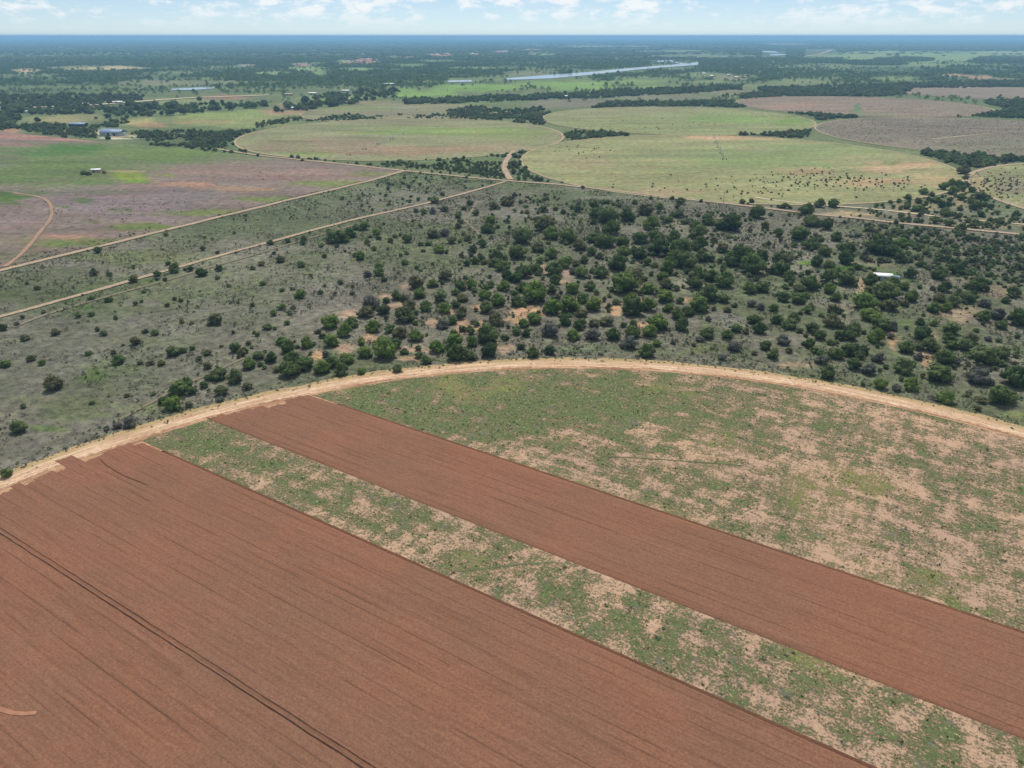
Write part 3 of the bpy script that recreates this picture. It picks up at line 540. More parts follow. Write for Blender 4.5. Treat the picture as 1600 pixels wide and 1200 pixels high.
def furrow_line(parent, pts, width, height, z=0.1):
    """open furrow with its thrown-up bank: a bank of soil standing above the surface"""
    q = np.array(pts); s = np.r_[0, np.cumsum(np.hypot(*np.diff(q, axis=0).T))]; n = int(s[-1] / 1.5) + 2; t = np.linspace(0, s[-1], n)
    q = np.c_[np.interp(t, s, q[:, 0]), np.interp(t, s, q[:, 1])]
    d = np.gradient(q, axis=0); d /= np.linalg.norm(d, axis=1)[:, None]; nr = np.c_[-d[:, 1], d[:, 0]]
    if (nr @ FN).mean() < 0: nr = -nr
    jit = .25 * (fbm(t / 4, t * 0, 3) - .5)
    off = np.array([-.06, 0.0, .30, 1.0]) * width; hh = np.array([-.06, 1, .8, -.10]) * height
    v = q[:, None] + nr[:, None] * (off[None, :] + jit[:, None])[..., None]
    zz = z + hh[None, :] * (0.6 + .8 * fbm(t / 2.2, t * 0 + 9, 5))[:, None]
    fq = grid_quads(n, 4)
    o = link('furrow_bank', mesh_np('furrow_bank', np.c_[v.reshape(-1, 2), zz.ravel()], fq, None, M['plough'], None, {'pass_tone': np.full(n * 4, .9)}), parent)
    return o
def gl(v, ua, ub): return [tuple(ua * FD + v * FN), tuple(ub * FD + v * FN)]
furrow_line(pl1, gl(58.3, UC - 212, UC + 212), .8, .30)
furrow_line(pl1, gl(59.5, UC - 212, UC + 212), .7, .24)
furrow_line(pl1, [tuple(p) for p in P([157, 168, 182, 200, 229], [719, 729, 738, 747, 758])], .6, .28)

ribbon('wheel_mark', [(-60, 1098), (-20, 1104), (0, 1109), (16, 1115), (36, 1117), (57, 1115)], 0.9, M['wheel'], 5.2, 'short pale curved wheel mark on the ploughed soil at left', 1)

VEG = [(700, 640, 330, 60, .95), (560, 640, 120, 40, .9), (900, 620, 240, 40, .95), (1120, 650, 120, 40, .62), (1280, 660, 40, 20, .8), (1000, 700, 200, 40, .55), (1190, 690, 40, 14, .8), (1230, 800, 40, 60, .65), (1340, 760, 30, 90, .6), (1500, 720, 80, 40, .55), (1560, 800, 60, 60, .5), (1360, 840, 120, 24, .5), (1450, 900, 30, 14, .8), (900, 780, 120, 40, .55), (1080, 800, 60, 40, .5), (1060, 830, 60, 30, .5),
       (300, 690, 90, 30, .95), (380, 720, 80, 30, .75), (480, 770, 100, 40, .62), (600, 820, 110, 40, .6), (760, 880, 100, 40, .62), (880, 930, 60, 30, .66), (1000, 960, 90, 30, .5), (1100, 1000, 60, 30, .5), (1250, 1070, 60, 50, .72), (1330, 1110, 40, 30, .5), (1470, 1140, 30, 30, .85), (1500, 1180, 60, 20, .6), (1180, 1040, 60, 30, .55), (730, 720, 60, 20, .7), (640, 700, 80, 24, .75)]
BARE = [(1300, 790, 70, 40, .5), (1430, 800, 120, 30, .5), (1230, 690, 60, 12, .5), (1290, 620, 60, 12, .35), (1260, 870, 90, 24, .5), (1560, 930, 60, 40, .35), (1090, 850, 50, 20, .5), (950, 760, 60, 14, .3), (1130, 700, 50, 14, .35), (1360, 1040, 50, 30, .6), (1030, 950, 50, 18, .4), (930, 890, 60, 16, .3), (1420, 1110, 40, 20, .4), (1480, 700, 40, 20, .3), (1540, 690, 50, 10, .3)]
def veg_at(x, y):
    px, py = proj(x, y)
    v = np.full(len(x), .44) + .25 * (fbm(x / 16, y / 16, 51) - .5)
    for lst, sg in ((VEG, 1), (BARE, -1)):
        for i, (cx, cy, rx, ry, s) in enumerate(lst):
            a = (px - cx) / rx; b = (py - cy) / ry
            d = np.hypot(a, b) + .9 * (fbm(x / 9 + i, y / 9, 70 + i, 4) - .5)
            w = sstep(1.3, .35, d)
            v = np.where(sg > 0, np.maximum(v, v * (1 - w) + s * w), v * (1 - .8 * w * s))
    u = x * FD[0] + y * FD[1]; q = x * FN[0] + y * FN[1]
    st = fbm(u / 40, q / 1.6, 81, 3); st2 = fbm(u / 1.9, q / 26, 83, 3)
    return np.clip(.22 + .54 * v + .34 * (st - .5) + .30 * (st2 - .5) + .75 * (fbm(x / 4, y / 4, 57, 5) - .5), 0, 1)
def weedy(name, va, vb, label):
    dv = 0.8; nv = int((vb - va) / dv); vs = np.linspace(va, vb, nv)
    e = np.array([uend(v, R_IN - .3) for v in vs]); nu = 420
    s = np.linspace(-1, 1, nu)
    jit = 1.0 * (fbm(vs / 2.0, vs * 0, 91) - .5)
    U = UC + s[:, None] * (e + jit)[None, :]; Vv = np.repeat(vs[None, :], nu, 0)
    xy = uv2xy(U, Vv).reshape(-1, 2)
    veg = veg_at(xy[:, 0], xy[:, 1]); dry = .6 * sstep(.56, .74, fbm(xy[:, 0] / 22, xy[:, 1] / 22, 61)) * .7
    z = .14 + .04 * (fbm(xy[:, 0] / 1.2, xy[:, 1] / 1.2, 62) - .5)
    o = link(name, mesh_np(name, np.c_[xy, z], grid_quads(nu, nv), None, M['weedy'], None, {'veg': veg, 'dry': dry}))
    tag(o, label, 'field', kind='structure')
weedy('weedy_strip', V2 - .01 - (V2 - V1 - .03), V2 + .1, 'narrow weedy fallow strip between two ploughed areas')
weedy('weedy_field', V3 + .02, VC + R_IN - .35, 'broad weedy pinkish fallow field inside the curved track')
ribbon('wheel_mark', [(716, 893), (760, 889), (810, 882), (868, 879)], 0.55, M['greenmark'], 4.6, 'faint green wheel line across the narrow weedy strip', 2)
ribbon('wheel_mark', [(940, 714), (1000, 716), (1080, 722), (1160, 728)], .4, M['greenmark'], 4.6, 'faint dark wheel line across the broad weedy field', 3)

# ------------------------------------------------------------------ foliage meshes
def leaf_cards(pts, nrm, size, r):
    n = len(pts); a = r.normal(size=(n, 3)); t = np.cross(nrm, a); t /= np.linalg.norm(t, axis=1)[:, None] + 1e-9
    b = np.cross(nrm, t); sz = size * (0.6 + 0.8 * r.random((n, 1)))
    k = 0.55 + .5 * r.random((n, 4, 1))
    c = np.stack([pts + t * sz * k[:, 0], pts + b * sz * k[:, 1] * .8, pts - t * sz * k[:, 2], pts - b * sz * k[:, 3] * .8], 1)
    c += nrm[:, None] * (r.random((n, 4, 1)) - .5) * size * .5
    return c.reshape(-1, 3), np.arange(n * 4).reshape(-1, 4)
def ico(sub=1):
    t = (1 + 5 ** .5) / 2
    v = [(-1, t, 0), (1, t, 0), (-1, -t, 0), (1, -t, 0), (0, -1, t), (0, 1, t), (0, -1, -t), (0, 1, -t), (t, 0, -1), (t, 0, 1), (-t, 0, -1), (-t, 0, 1)]
    f = [(0, 11, 5), (0, 5, 1), (0, 1, 7), (0, 7, 10), (0, 10, 11), (1, 5, 9), (5, 11, 4), (11, 10, 2), (10, 7, 6), (7, 1, 8), (3, 9, 4), (3, 4, 2), (3, 2, 6), (3, 6, 8), (3, 8, 9), (4, 9, 5), (2, 4, 11), (6, 2, 10), (8, 6, 7), (9, 8, 1)]
    v = [np.array(p) / np.linalg.norm(p) for p in v]
    for _ in range(sub):
        nf = []; mid = {}
        def m(a, b):
            k = (min(a, b), max(a, b))
            if k not in mid: p = v[a] + v[b]; v.append(p / np.linalg.norm(p)); mid[k] = len(v) - 1
            return mid[k]
        for a, b, c in f:
            x, y, z = m(a, b), m(b, c), m(c, a); nf += [(a, x, z), (b, y, x), (c, z, y), (x, y, z)]
        f = nf
    return np.array(v), np.array(f)
ICO1 = ico(1); ICO0 = ico(0)
def crown(name, seed, mat, nleaf=420, lobes=9, size=.062, flat=.74, core=True, spread=.30, low=.10):
    """crown one unit wide: lobes of leaf clumps round a ragged core, standing on z = 0"""
    r = np.random.default_rng(seed)
    L = [(0, 0, .30, .32)]
    for k in range(lobes):
        a = 2 * math.pi * (k + r.random() * .7) / lobes; d = spread * (.65 + .5 * r.random()); rad = .15 + .10 * r.random()
        L.append((d * math.cos(a), d * math.sin(a), .15 + .30 * r.random(), rad))
    for k in range(3):
        a = r.random() * 6.28; d = .17 * r.random(); L.append((d * math.cos(a), d * math.sin(a), .46 + .08 * r.random(), .18 + .06 * r.random()))
    L = np.array(L); vs, qs, ts = [], [], []; base = 0
    if core:
        iv, jf = ICO1
        for (x, y, z, q) in L:
            w = iv * (q * .80) * (1 + .35 * (r.random((len(iv), 1)) - .5)) * np.array([1, 1, .9]) + np.array([x, y, z])
            vs.append(w); ts.append(jf + base); base += len(w)
    wts = L[:, 3] ** 2; idx = r.choice(len(L), nleaf, p=wts / wts.sum())
    dr = r.normal(size=(nleaf, 3)); dr[:, 2] = dr[:, 2] * .8 + .25; dr /= np.linalg.norm(dr, axis=1)[:, None]
    pos = L[idx, :3] + dr * (L[idx, 3:4] * (.84 + .30 * r.random((nleaf, 1))))
    keep = np.ones(nleaf, bool)
    for (x, y, z, q) in L: keep &= np.linalg.norm(pos - np.array([x, y, z]), axis=1) > q * .72
    pos, dr = pos[keep], dr[keep]
    nrm = dr + .55 * r.normal(size=dr.shape); nrm /= np.linalg.norm(nrm, axis=1)[:, None]
    c, q = leaf_cards(pos, nrm, size, r); vs.append(c); qs.append(q + base)
    v = np.concatenate(vs); v[:, 2] = np.maximum(v[:, 2] * flat / .74, low * r.random(len(v)) * .5)
    v[:, :2] /= max(np.percentile(abs(v[:, 0]), 99), np.percentile(abs(v[:, 1]), 99)) * 2
    return mesh_np(name, v, np.concatenate(qs), np.concatenate(ts) if ts else None, mat)
def tube(path, radii, sides=6):
    path = np.array(path, float); n = len(path); d = np.gradient(path, axis=0); d /= np.linalg.norm(d, axis=1)[:, None]
    a = np.cross(d, np.array([.3, .9, .1])); a /= np.linalg.norm(a, axis=1)[:, None]; b = np.cross(d, a)
    th = np.arange(sides) * 2 * math.pi / sides
    v = path[:, None] + np.array(radii)[:, None, None] * (a[:, None] * np.cos(th)[None, :, None] + b[:, None] * np.sin(th)[None, :, None])
    q = []
    for i in range(n - 1):
        for j in range(sides): q.append((i * sides + j, i * sides + (j + 1) % sides, (i + 1) * sides + (j + 1) % sides, (i + 1) * sides + j))
    return v.reshape(-1, 3), np.array(q)
def trunk(name, seed, limbs=4):
    r = np.random.default_rng(seed); vs, qs, b = [], [], 0
    parts = [([(0, 0, -.02), (.01, 0, .12), (.02 * r.normal(), .01, .26), (.02, .02 * r.normal(), .44)], [.035, .027, .022, .012])]
    for k in range(limbs):
        a = 6.28 * (k + r.random() * .6) / limbs; e = .22 + .08 * r.random()
        parts.append(([(0, 0, .10 + .03 * k), (.4 * e * math.cos(a), .4 * e * math.sin(a), .22 + .03 * k), (e * math.cos(a), e * math.sin(a), .40 + .1 * r.random())], [.020, .014, .006]))
    for p, rad in parts:
        v, q = tube(p, rad, 6); vs.append(v); qs.append(q + b); b += len(v)
    return mesh_np(name, np.concatenate(vs), np.concatenate(qs), None, M['bark'])
TONES = 'dgoyk'
CROWN = {t: [crown('crown', 100 + i * 7, LEAF[t], nleaf=(460 if t != 'k' else 300), lobes=7 + i % 4, spread=.26 + .025 * (i % 4), flat=.66 + .04 * (i % 4), core=True) for i in range(6)] for t in TONES}
BUSH = {t: [crown('foliage', 300 + i * 5, LEAF[t], nleaf=170, lobes=5 + i % 3, size=.09, flat=.62, spread=.28, low=.04) for i in range(4)] for t in TONES}
TRUNK = [trunk('trunk', 11 + i) for i in range(3)]; STEM = [trunk('stem', 31 + i, 3) for i in range(2)]

# ------------------------------------------------------------------ trees and shrubs one can pick out: (x, foot y, crown width, tone) read off enlarged views
def rows(ox, oy, f, lst): return [(ox + x / f, oy + y / f, w / f, t) for (x, y, w, t) in lst]
T = []
T += rows(0, 300, 4, [(30, 870, 55, 'd'), (105, 838, 35, 'o'), (145, 795, 30, 'o'), (275, 760, 35, 'o'), (237, 615, 40, 'd'), (170, 580, 25, 'o'), (225, 570, 20, 'd'), (575, 680, 45, 'd'), (685, 692, 55, 'd'), (490, 790, 40, 'd'), (578, 778, 48, 'd'), (350, 900, 60, 'o'), (610, 875, 35, 'o'), (655, 902, 45, 'd'), (975, 900, 50, 'd'), (915, 885, 45, 'k'), (1350, 835, 85, 'o'), (850, 960, 65, 'o'), (770, 965, 25, 'o'), (160, 935, 55, 'o'), (555, 1025, 45, 'g'), (205, 1060, 55, 'o'), (270, 1085, 45, 'g'), (40, 1100, 65, 'g'), (710, 1015, 40, 'o'), (750, 1080, 80, 'g'), (1090, 1030, 80, 'd'), (1150, 1010, 60, 'd'), (1205, 990, 40, 'g'), (880, 1080, 35, 'o'), (945, 1085, 50, 'o'), (1010, 1090, 50, 'y'), (1300, 1025, 45, 'o'), (1510, 1030, 60, 'o'), (1385, 975, 30, 'o'), (1460, 890, 25, 'd'), (1580, 720, 35, 'o'), (1490, 700, 25, 'd'), (1095, 508, 70, 'd'), (1195, 498, 40, 'd'), (1160, 495, 25, 'd'), (990, 530, 45, 'd'), (985, 555, 30, 'k'), (1035, 560, 30, 'o'), (1265, 530, 65, 'd'), (1375, 498, 45, 'd'), (1360, 550, 35, 'd'), (1430, 598, 30, 'o'), (1580, 490, 40, 'd'), (840, 570, 60, 'y'), (690, 528, 40, 'd'), (590, 525, 55, 'o'), (1050, 460, 35, 'd'), (835, 480, 25, 'd'), (615, 385, 50, 'd'), (1270, 370, 35, 'o'), (1360, 390, 30, 'o'), (1135, 690, 30, 'o'), (1095, 680, 30, 'o'), (1050, 720, 35, 'y'), (885, 695, 25, 'd'), (850, 710, 30, 'o'), (1085, 640, 20, 'd'), (1110, 632, 20, 'd'), (900, 635, 35, 'y'), (725, 800, 35, 'o'), (1140, 825, 30, 'o'), (1200, 830, 30, 'o'), (1555, 960, 35, 'o'), (1590, 890, 30, 'd'), (1040, 280, 30, 'd'), (1280, 290, 25, 'o'), (1465, 265, 25, 'o')])
T += rows(400, 300, 4, [(1115, 75, 60, 'd'), (1000, 130, 40, 'd'), (1050, 140, 45, 'd'), (1105, 140, 45, 'k'), (1180, 125, 60, 'o'), (1340, 85, 50, 'd'), (1300, 115, 40, 'd'), (1265, 165, 55, 'g'), (1280, 200, 45, 'd'), (1265, 230, 45, 'd'), (1450, 260, 85, 'd'), (1510, 230, 35, 'd'), (1465, 200, 65, 'g'), (1375, 150, 50, 'o'), (1300, 275, 30, 'd'), (1410, 330, 45, 'd'), (1350, 385, 60, 'd'), (1320, 465, 45, 'd'), (1375, 455, 55, 'd'), (1430, 455, 50, 'o'), (1490, 470, 75, 'd'), (1575, 90, 70, 'o'), (1490, 110, 60, 'o'), (625, 240, 50, 'd'), (680, 240, 60, 'd'), (755, 270, 60, 'g'), (765, 300, 40, 'd'), (715, 290, 30, 'd'), (585, 290, 80, 'd'), (500, 325, 110, 'd'), (560, 320, 60, 'd'), (505, 350, 30, 'd'), (405, 348, 40, 'd'), (297, 310, 40, 'd'), (295, 335, 35, 'd'), (200, 320, 40, 'd'), (90, 335, 45, 'd'), (695, 330, 40, 'd'), (740, 370, 35, 'g'), (823, 365, 25, 'd'), (870, 290, 35, 'd'), (838, 318, 40, 'd'), (945, 320, 65, 'd'), (1030, 340, 45, 'o'), (1080, 340, 45, 'd'), (1110, 290, 80, 'o'), (1175, 280, 60, 'k'), (1048, 378, 30, 'd'), (1145, 385, 70, 'g'), (905, 405, 30, 'd'), (943, 395, 30, 'd'), (930, 460, 48, 'd'), (1220, 325, 55, 'o'), (1275, 318, 35, 'd'), (1325, 310, 60, 'o'), (1103, 460, 28, 'd'), (1135, 465, 22, 'd'), (1005, 485, 30, 'd'), (1030, 500, 25, 'd'), (430, 415, 35, 'd'), (155, 445, 60, 'o'), (285, 475, 55, 'g'), (115, 393, 28, 'd'), (35, 465, 40, 'o'), (345, 530, 25, 'o'), (620, 410, 40, 'd'), (655, 430, 65, 'g'), (770, 530, 70, 'g'), (775, 490, 60, 'g'), (700, 535, 60, 'k'), (800, 565, 45, 'd'), (530, 580, 35, 'd'), (605, 600, 25, 'o'), (430, 595, 25, 'o'), (405, 640, 40, 'd'), (495, 640, 25, 'o'), (45, 585, 40, 'd'), (163, 625, 35, 'd'), (205, 640, 20, 'o'), (280, 670, 70, 'g'), (165, 740, 60, 'g'), (235, 735, 35, 'o'), (210, 772, 35, 'd'), (110, 780, 45, 'g'), (198, 833, 40, 'g'), (70, 865, 60, 'd'), (118, 865, 28, 'd'), (12, 905, 30, 'd'), (600, 645, 35, 'o'),
    (1000, 610, 100, 'o'), (1105, 600, 70, 'g'), (1180, 560, 90, 'o'), (880, 680, 70, 'd'), (935, 690, 60, 'o'), (815, 700, 50, 'd'), (720, 740, 110, 'k'), (1020, 670, 80, 'g'), (1150, 690, 80, 'd'), (1250, 650, 60, 'g'), (1290, 690, 70, 'o'), (1280, 620, 70, 'd'), (1350, 610, 70, 'g'), (1430, 620, 60, 'd'), (1465, 600, 50, 'g'), (1540, 500, 90, 'd'), (1500, 430, 80, 'd'), (1570, 560, 80, 'd'), (1550, 620, 80, 'g'), (1430, 680, 90, 'g'), (1510, 720, 90, 'g'), (960, 740, 80, 'o'), (1060, 750, 80, 'g'), (1180, 760, 90, 'g'), (1290, 780, 70, 'o'), (1440, 760, 80, 'd'), (1500, 840, 100, 'o'), (930, 820, 130, 'o'), (800, 770, 80, 'o'), (690, 790, 100, 'o'), (470, 860, 115, 'g'), (560, 910, 95, 'g'), (600, 840, 80, 'g'), (740, 880, 95, 'g'), (900, 920, 90, 'o'), (660, 960, 60, 'g'), (480, 970, 95, 'g'), (420, 920, 50, 'd'), (440, 1040, 60, 'k'), (480, 1100, 80, 'g'), (570, 1080, 85, 'g'), (690, 1040, 95, 'g'), (790, 980, 100, 'g'), (810, 1050, 130, 'g'), (925, 1020, 60, 'd'), (1000, 940, 90, 'g'), (1065, 1080, 70, 'd'), (1130, 1010, 100, 'g'), (1240, 980, 110, 'g'), (1350, 970, 80, 'g'), (1450, 950, 130, 'g'), (1260, 1060, 120, 'd'), (1340, 1060, 80, 'd'), (1460, 1040, 110, 'd'), (1560, 930, 60, 'd'), (1360, 830, 45, 'k'), (1170, 860, 80, 'k'), (1230, 830, 70, 'g'), (320, 980, 85, 'g'), (205, 1010, 90, 'd'), (230, 1080, 100, 'd'), (310, 1120, 120, 'g'), (220, 1160, 130, 'd'), (420, 1140, 100, 'g'), (130, 1130, 50, 'd'), (100, 1070, 80, 'd'), (20, 1050, 75, 'd'), (540, 1150, 90, 'd'), (885, 1130, 65, 'd'), (660, 1145, 60, 'g'), (390, 890, 50, 'o')])
T += rows(800, 300, 4, [(595, 75, 45, 'd'), (515, 115, 65, 'd'), (410, 130, 55, 'd'), (320, 140, 40, 'd'), (220, 185, 42, 'd'), (170, 180, 40, 'd'), (195, 130, 60, 'o'), (275, 120, 40, 'o'), (95, 140, 40, 'o'), (325, 90, 25, 'd'), (765, 80, 40, 'd'), (670, 95, 40, 'o'), (1000, 50, 35, 'o'), (865, 50, 30, 'd'), (1440, 80, 42, 'd'), (1495, 72, 40, 'd'), (1245, 150, 45, 'd'), (1040, 165, 70, 'd'), (1050, 80, 60, 'd'), (920, 110, 60, 'g'), (600, 200, 130, 'd'), (520, 170, 90, 'd'), (720, 190, 100, 'd'), (830, 150, 100, 'o'), (980, 190, 60, 'd'), (870, 240, 110, 'g'), (1070, 205, 40, 'o'), (1150, 250, 90, 'd'), (1220, 210, 90, 'd'), (1360, 250, 150, 'd'), (1300, 240, 80, 'd'), (1530, 170, 100, 'd'), (1580, 230, 60, 'd'), (200, 250, 130, 'o'), (60, 330, 130, 'd'), (240, 300, 100, 'g'), (350, 320, 110, 'g'), (420, 370, 90, 'o'), (580, 350, 130, 'd'), (510, 320, 90, 'd'), (690, 340, 80, 'd'), (800, 330, 100, 'd'), (900, 310, 90, 'd'), (1010, 315, 90, 'd'), (620, 270, 110, 'd'), (40, 420, 110, 'd'), (245, 420, 80, 'g'), (160, 380, 90, 'o'), (330, 480, 85, 'g'), (450, 450, 70, 'd'), (400, 470, 60, 'o'), (500, 400, 60, 'd'), (690, 400, 70, 'g'), (660, 500, 125, 'd'), (790, 425, 95, 'd'), (840, 460, 50, 'd'), (890, 475, 50, 'd'), (780, 515, 60, 'o'), (920, 400, 140, 'd'), (1050, 420, 150, 'd'), (1000, 470, 110, 'g'), (970, 520, 100, 'g'), (1090, 480, 130, 'd'), (1160, 300, 110, 'd'), (1170, 370, 110, 'd'), (1260, 320, 55, 'o'), (1180, 440, 80, 'd'), (1310, 380, 70, 'o'), (1470, 410, 80, 'o'), (1560, 430, 80, 'd'), (1400, 470, 150, 'd'), (1500, 520, 150, 'd'), (1240, 440, 60, 'd'),
    (260, 530, 110, 'd'), (270, 580, 80, 'd'), (155, 510, 70, 'd'), (90, 540, 90, 'd'), (25, 570, 70, 'd'), (70, 630, 85, 'd'), (140, 690, 150, 'g'), (30, 720, 90, 'd'), (250, 640, 75, 'd'), (380, 520, 60, 'k'), (430, 540, 90, 'g'), (550, 540, 85, 'd'), (485, 620, 65, 'd'), (380, 640, 80, 'g'), (285, 670, 40, 'o'), (770, 570, 110, 'o'), (700, 640, 180, 'g'), (850, 640, 85, 'g'), (940, 560, 80, 'g'), (960, 610, 80, 'o'), (960, 690, 100, 'g'), (1140, 610, 100, 'd'), (1160, 540, 80, 'g'), (1240, 560, 85, 'd'), (1320, 600, 110, 'g'), (1225, 690, 130, 'd'), (1315, 695, 80, 'd'), (1480, 640, 90, 'g'), (1560, 630, 90, 'd'), (650, 710, 60, 'o'), (740, 700, 80, 'g'), (755, 780, 130, 'd'), (850, 750, 90, 'g'), (975, 755, 70, 'g'), (1045, 700, 50, 'd'), (1095, 780, 85, 'd'), (1170, 755, 120, 'g'), (1030, 800, 95, 'g'), (1260, 745, 35, 'o'), (1345, 755, 55, 'o'), (1390, 725, 45, 'd'), (1490, 720, 60, 'k'), (1550, 740, 60, 'k'), (1510, 830, 80, 'd'), (440, 700, 80, 'g'), (510, 750, 110, 'g'), (360, 760, 140, 'g'), (250, 770, 110, 'g'), (140, 830, 90, 'g'), (70, 850, 70, 'g'), (330, 840, 80, 'd'), (410, 870, 70, 'd'), (430, 790, 80, 'o'), (510, 850, 70, 'o'), (590, 840, 80, 'o'), (695, 850, 45, 'd'), (755, 840, 50, 'g'), (630, 930, 85, 'd'), (750, 915, 90, 'd'), (860, 910, 90, 'g'), (910, 870, 130, 'g'), (980, 870, 35, 'o'), (1060, 870, 90, 'd'), (1225, 810, 45, 'k'), (1400, 880, 65, 'd'), (1340, 920, 65, 'd'), (1455, 890, 45, 'o'), (1545, 890, 80, 'd'), (1215, 920, 85, 'd'), (1170, 940, 50, 'k'), (1135, 970, 35, 'o'), (380, 930, 85, 'g'), (235, 910, 110, 'k'), (90, 910, 65, 'd'), (60, 990, 60, 'd'), (130, 1040, 75, 'd'), (235, 1020, 70, 'd'), (500, 930, 90, 'k'), (845, 1035, 110, 'd'), (1385, 1000, 80, 'k'), (1310, 1055, 50, 'k'), (1580, 990, 70, 'd'), (730, 985, 110, 'k'), (1005, 955, 40, 'k'), (1510, 1020, 40, 'o'), (900, 970, 60, 'g')])
T += rows(1200, 300, 4, [(100, 105, 45, 'd'), (240, 145, 80, 'd'), (320, 100, 70, 'd'), (410, 100, 60, 'd'), (420, 310, 70, 'd'), (360, 240, 80, 'd'), (270, 220, 100, 'd'), (190, 305, 110, 'd'), (65, 285, 60, 'd'), (250, 360, 80, 'd'), (310, 360, 55, 'g'), (350, 405, 80, 'd'), (490, 400, 110, 'd'), (480, 455, 90, 'd'), (300, 470, 80, 'd'), (375, 485, 70, 'd'), (55, 440, 70, 'd'), (90, 400, 50, 'd'), (115, 450, 80, 'o'), (245, 520, 50, 'd'), (560, 490, 65, 'd'), (515, 510, 45, 'd'), (630, 440, 45, 'o'), (680, 395, 120, 'd'), (640, 370, 90, 'd'), (760, 410, 90, 'd'), (820, 445, 80, 'd'), (830, 350, 80, 'g'), (690, 330, 90, 'd'),
    (880, 540, 75, 'd'), (1100, 630, 85, 'd'), (1030, 620, 40, 'o'), (1060, 550, 90, 'd'), (1170, 520, 90, 'd'), (1240, 610, 50, 'd'), (1300, 620, 90, 'd'), (1180, 640, 35, 'o'), (1530, 655, 80, 'd'), (735, 500, 25, 'd'), (945, 600, 35, 'k'), (640, 585, 95, 'd'), (770, 610, 110, 'd'), (850, 620, 70, 'g'), (625, 635, 60, 'o'), (480, 590, 120, 'd'), (370, 570, 100, 'd'), (260, 620, 110, 'd'), (70, 520, 110, 'd'), (125, 560, 80, 'd'), (380, 640, 80, 'g'), (420, 690, 75, 'g'), (185, 700, 90, 'g'), (95, 690, 80, 'd'), (35, 750, 65, 'd'), (260, 740, 55, 'o'), (190, 630, 70, 'o'), (730, 680, 150, 'd'), (890, 690, 80, 'g'), (850, 720, 60, 'o'), (750, 745, 100, 'o'), (600, 740, 130, 'g'), (630, 810, 115, 'g'), (1030, 760, 80, 'g'), (1110, 755, 80, 'g'), (1150, 720, 90, 'd'), (1240, 695, 95, 'd'), (1070, 690, 70, 'o'), (1345, 725, 80, 'k'), (1480, 700, 55, 'd'), (1340, 810, 80, 'g'), (1430, 800, 80, 'k'), (1550, 840, 120, 'd'), (1445, 860, 65, 'd'), (945, 835, 60, 'd'), (1030, 840, 50, 'g'), (390, 850, 90, 'o'), (330, 785, 45, 'g'), (400, 760, 70, 'o'), (530, 890, 85, 'd'), (450, 860, 55, 'o'), (270, 880, 80, 'd'), (50, 830, 70, 'd'), (130, 860, 90, 'd'), (160, 810, 70, 'd'), (200, 770, 40, 'o'), (700, 870, 110, 'd'), (770, 870, 70, 'k'), (670, 950, 105, 'g'), (255, 980, 75, 'd'), (320, 930, 80, 'd'), (390, 960, 60, 'd'), (450, 930, 80, 'd'), (510, 930, 80, 'd'), (585, 1020, 65, 'd'), (500, 1030, 85, 'd'), (430, 1050, 80, 'd'), (330, 1080, 75, 'k'), (290, 1010, 60, 'd'), (30, 1050, 80, 'd'), (90, 960, 80, 'k'), (130, 1010, 50, 'o'), (855, 1010, 85, 'd'), (760, 920, 45, 'k'), (965, 930, 110, 'd'), (1000, 1000, 105, 'd'), (1130, 890, 95, 'd'), (1125, 950, 90, 'd'), (1140, 985, 70, 'd'), (1215, 995, 95, 'd'), (1260, 950, 80, 'o'), (1370, 935, 45, 'k'), (1435, 940, 35, 'k'), (1300, 880, 35, 'd'), (1345, 1080, 140, 'd'), (1450, 1045, 90, 'd'), (1445, 1095, 60, 'd'), (1100, 1080, 100, 'd'), (1170, 1085, 65, 'k'), (935, 1055, 60, 'k'), (530, 1115, 95, 'd'), (365, 1170, 95, 'd'), (625, 1145, 85, 'k'), (840, 1140, 130, 'd'), (1060, 1190, 150, 'd'), (685, 1070, 70, 'k'), (1230, 1110, 30, 'o'), (1290, 1110, 30, 'o'), (1550, 1000, 40, 'd'), (1545, 1040, 40, 'd'), (1545, 1085, 35, 'o'), (1385, 1125, 30, 'o')])
T += rows(1200, 550, 4, [(695, 235, 85, 'g'), (885, 245, 105, 'g'), (1105, 325, 105, 'g'), (1430, 335, 150, 'd'), (1490, 320, 90, 'd'), (1300, 205, 130, 'k'), (1385, 212, 60, 'k'), (1530, 220, 150, 'd'), (1600, 215, 90, 'd'), (590, 215, 35, 'd'), (800, 250, 60, 'k'), (1240, 285, 30, 'd'), (1310, 370, 40, 'o'), (1330, 325, 60, 'o')])
T += rows(0, 550, 4, [(130, 510, 90, 'd'), (800, 285, 40, 'd'), (960, 275, 35, 'd'), (580, 330, 40, 'o'), (455, 430, 25, 'o'), (150, 355, 40, 'o'), (1120, 280, 110, 'g'), (1170, 230, 80, 'g'), (1200, 270, 60, 'd'), (1030, 330, 70, 'd'), (1090, 370, 110, 'g'), (1185, 350, 60, 'o'), (740, 480, 50, 'k'), (820, 475, 80, 'k'), (670, 495, 45, 'k'), (1390, 280, 90, 'd'), (1310, 180, 60, 'd'), (1370, 180, 100, 'd'), (1300, 110, 60, 'o'), (1280, 230, 60, 'd'), (1480, 200, 100, 'd'), (1560, 110, 80, 'g'), (1550, 240, 60, 'o'), (1375, 315, 50, 'k'), (345, 245, 110, 'o'), (50, 790, 75, 'g')])
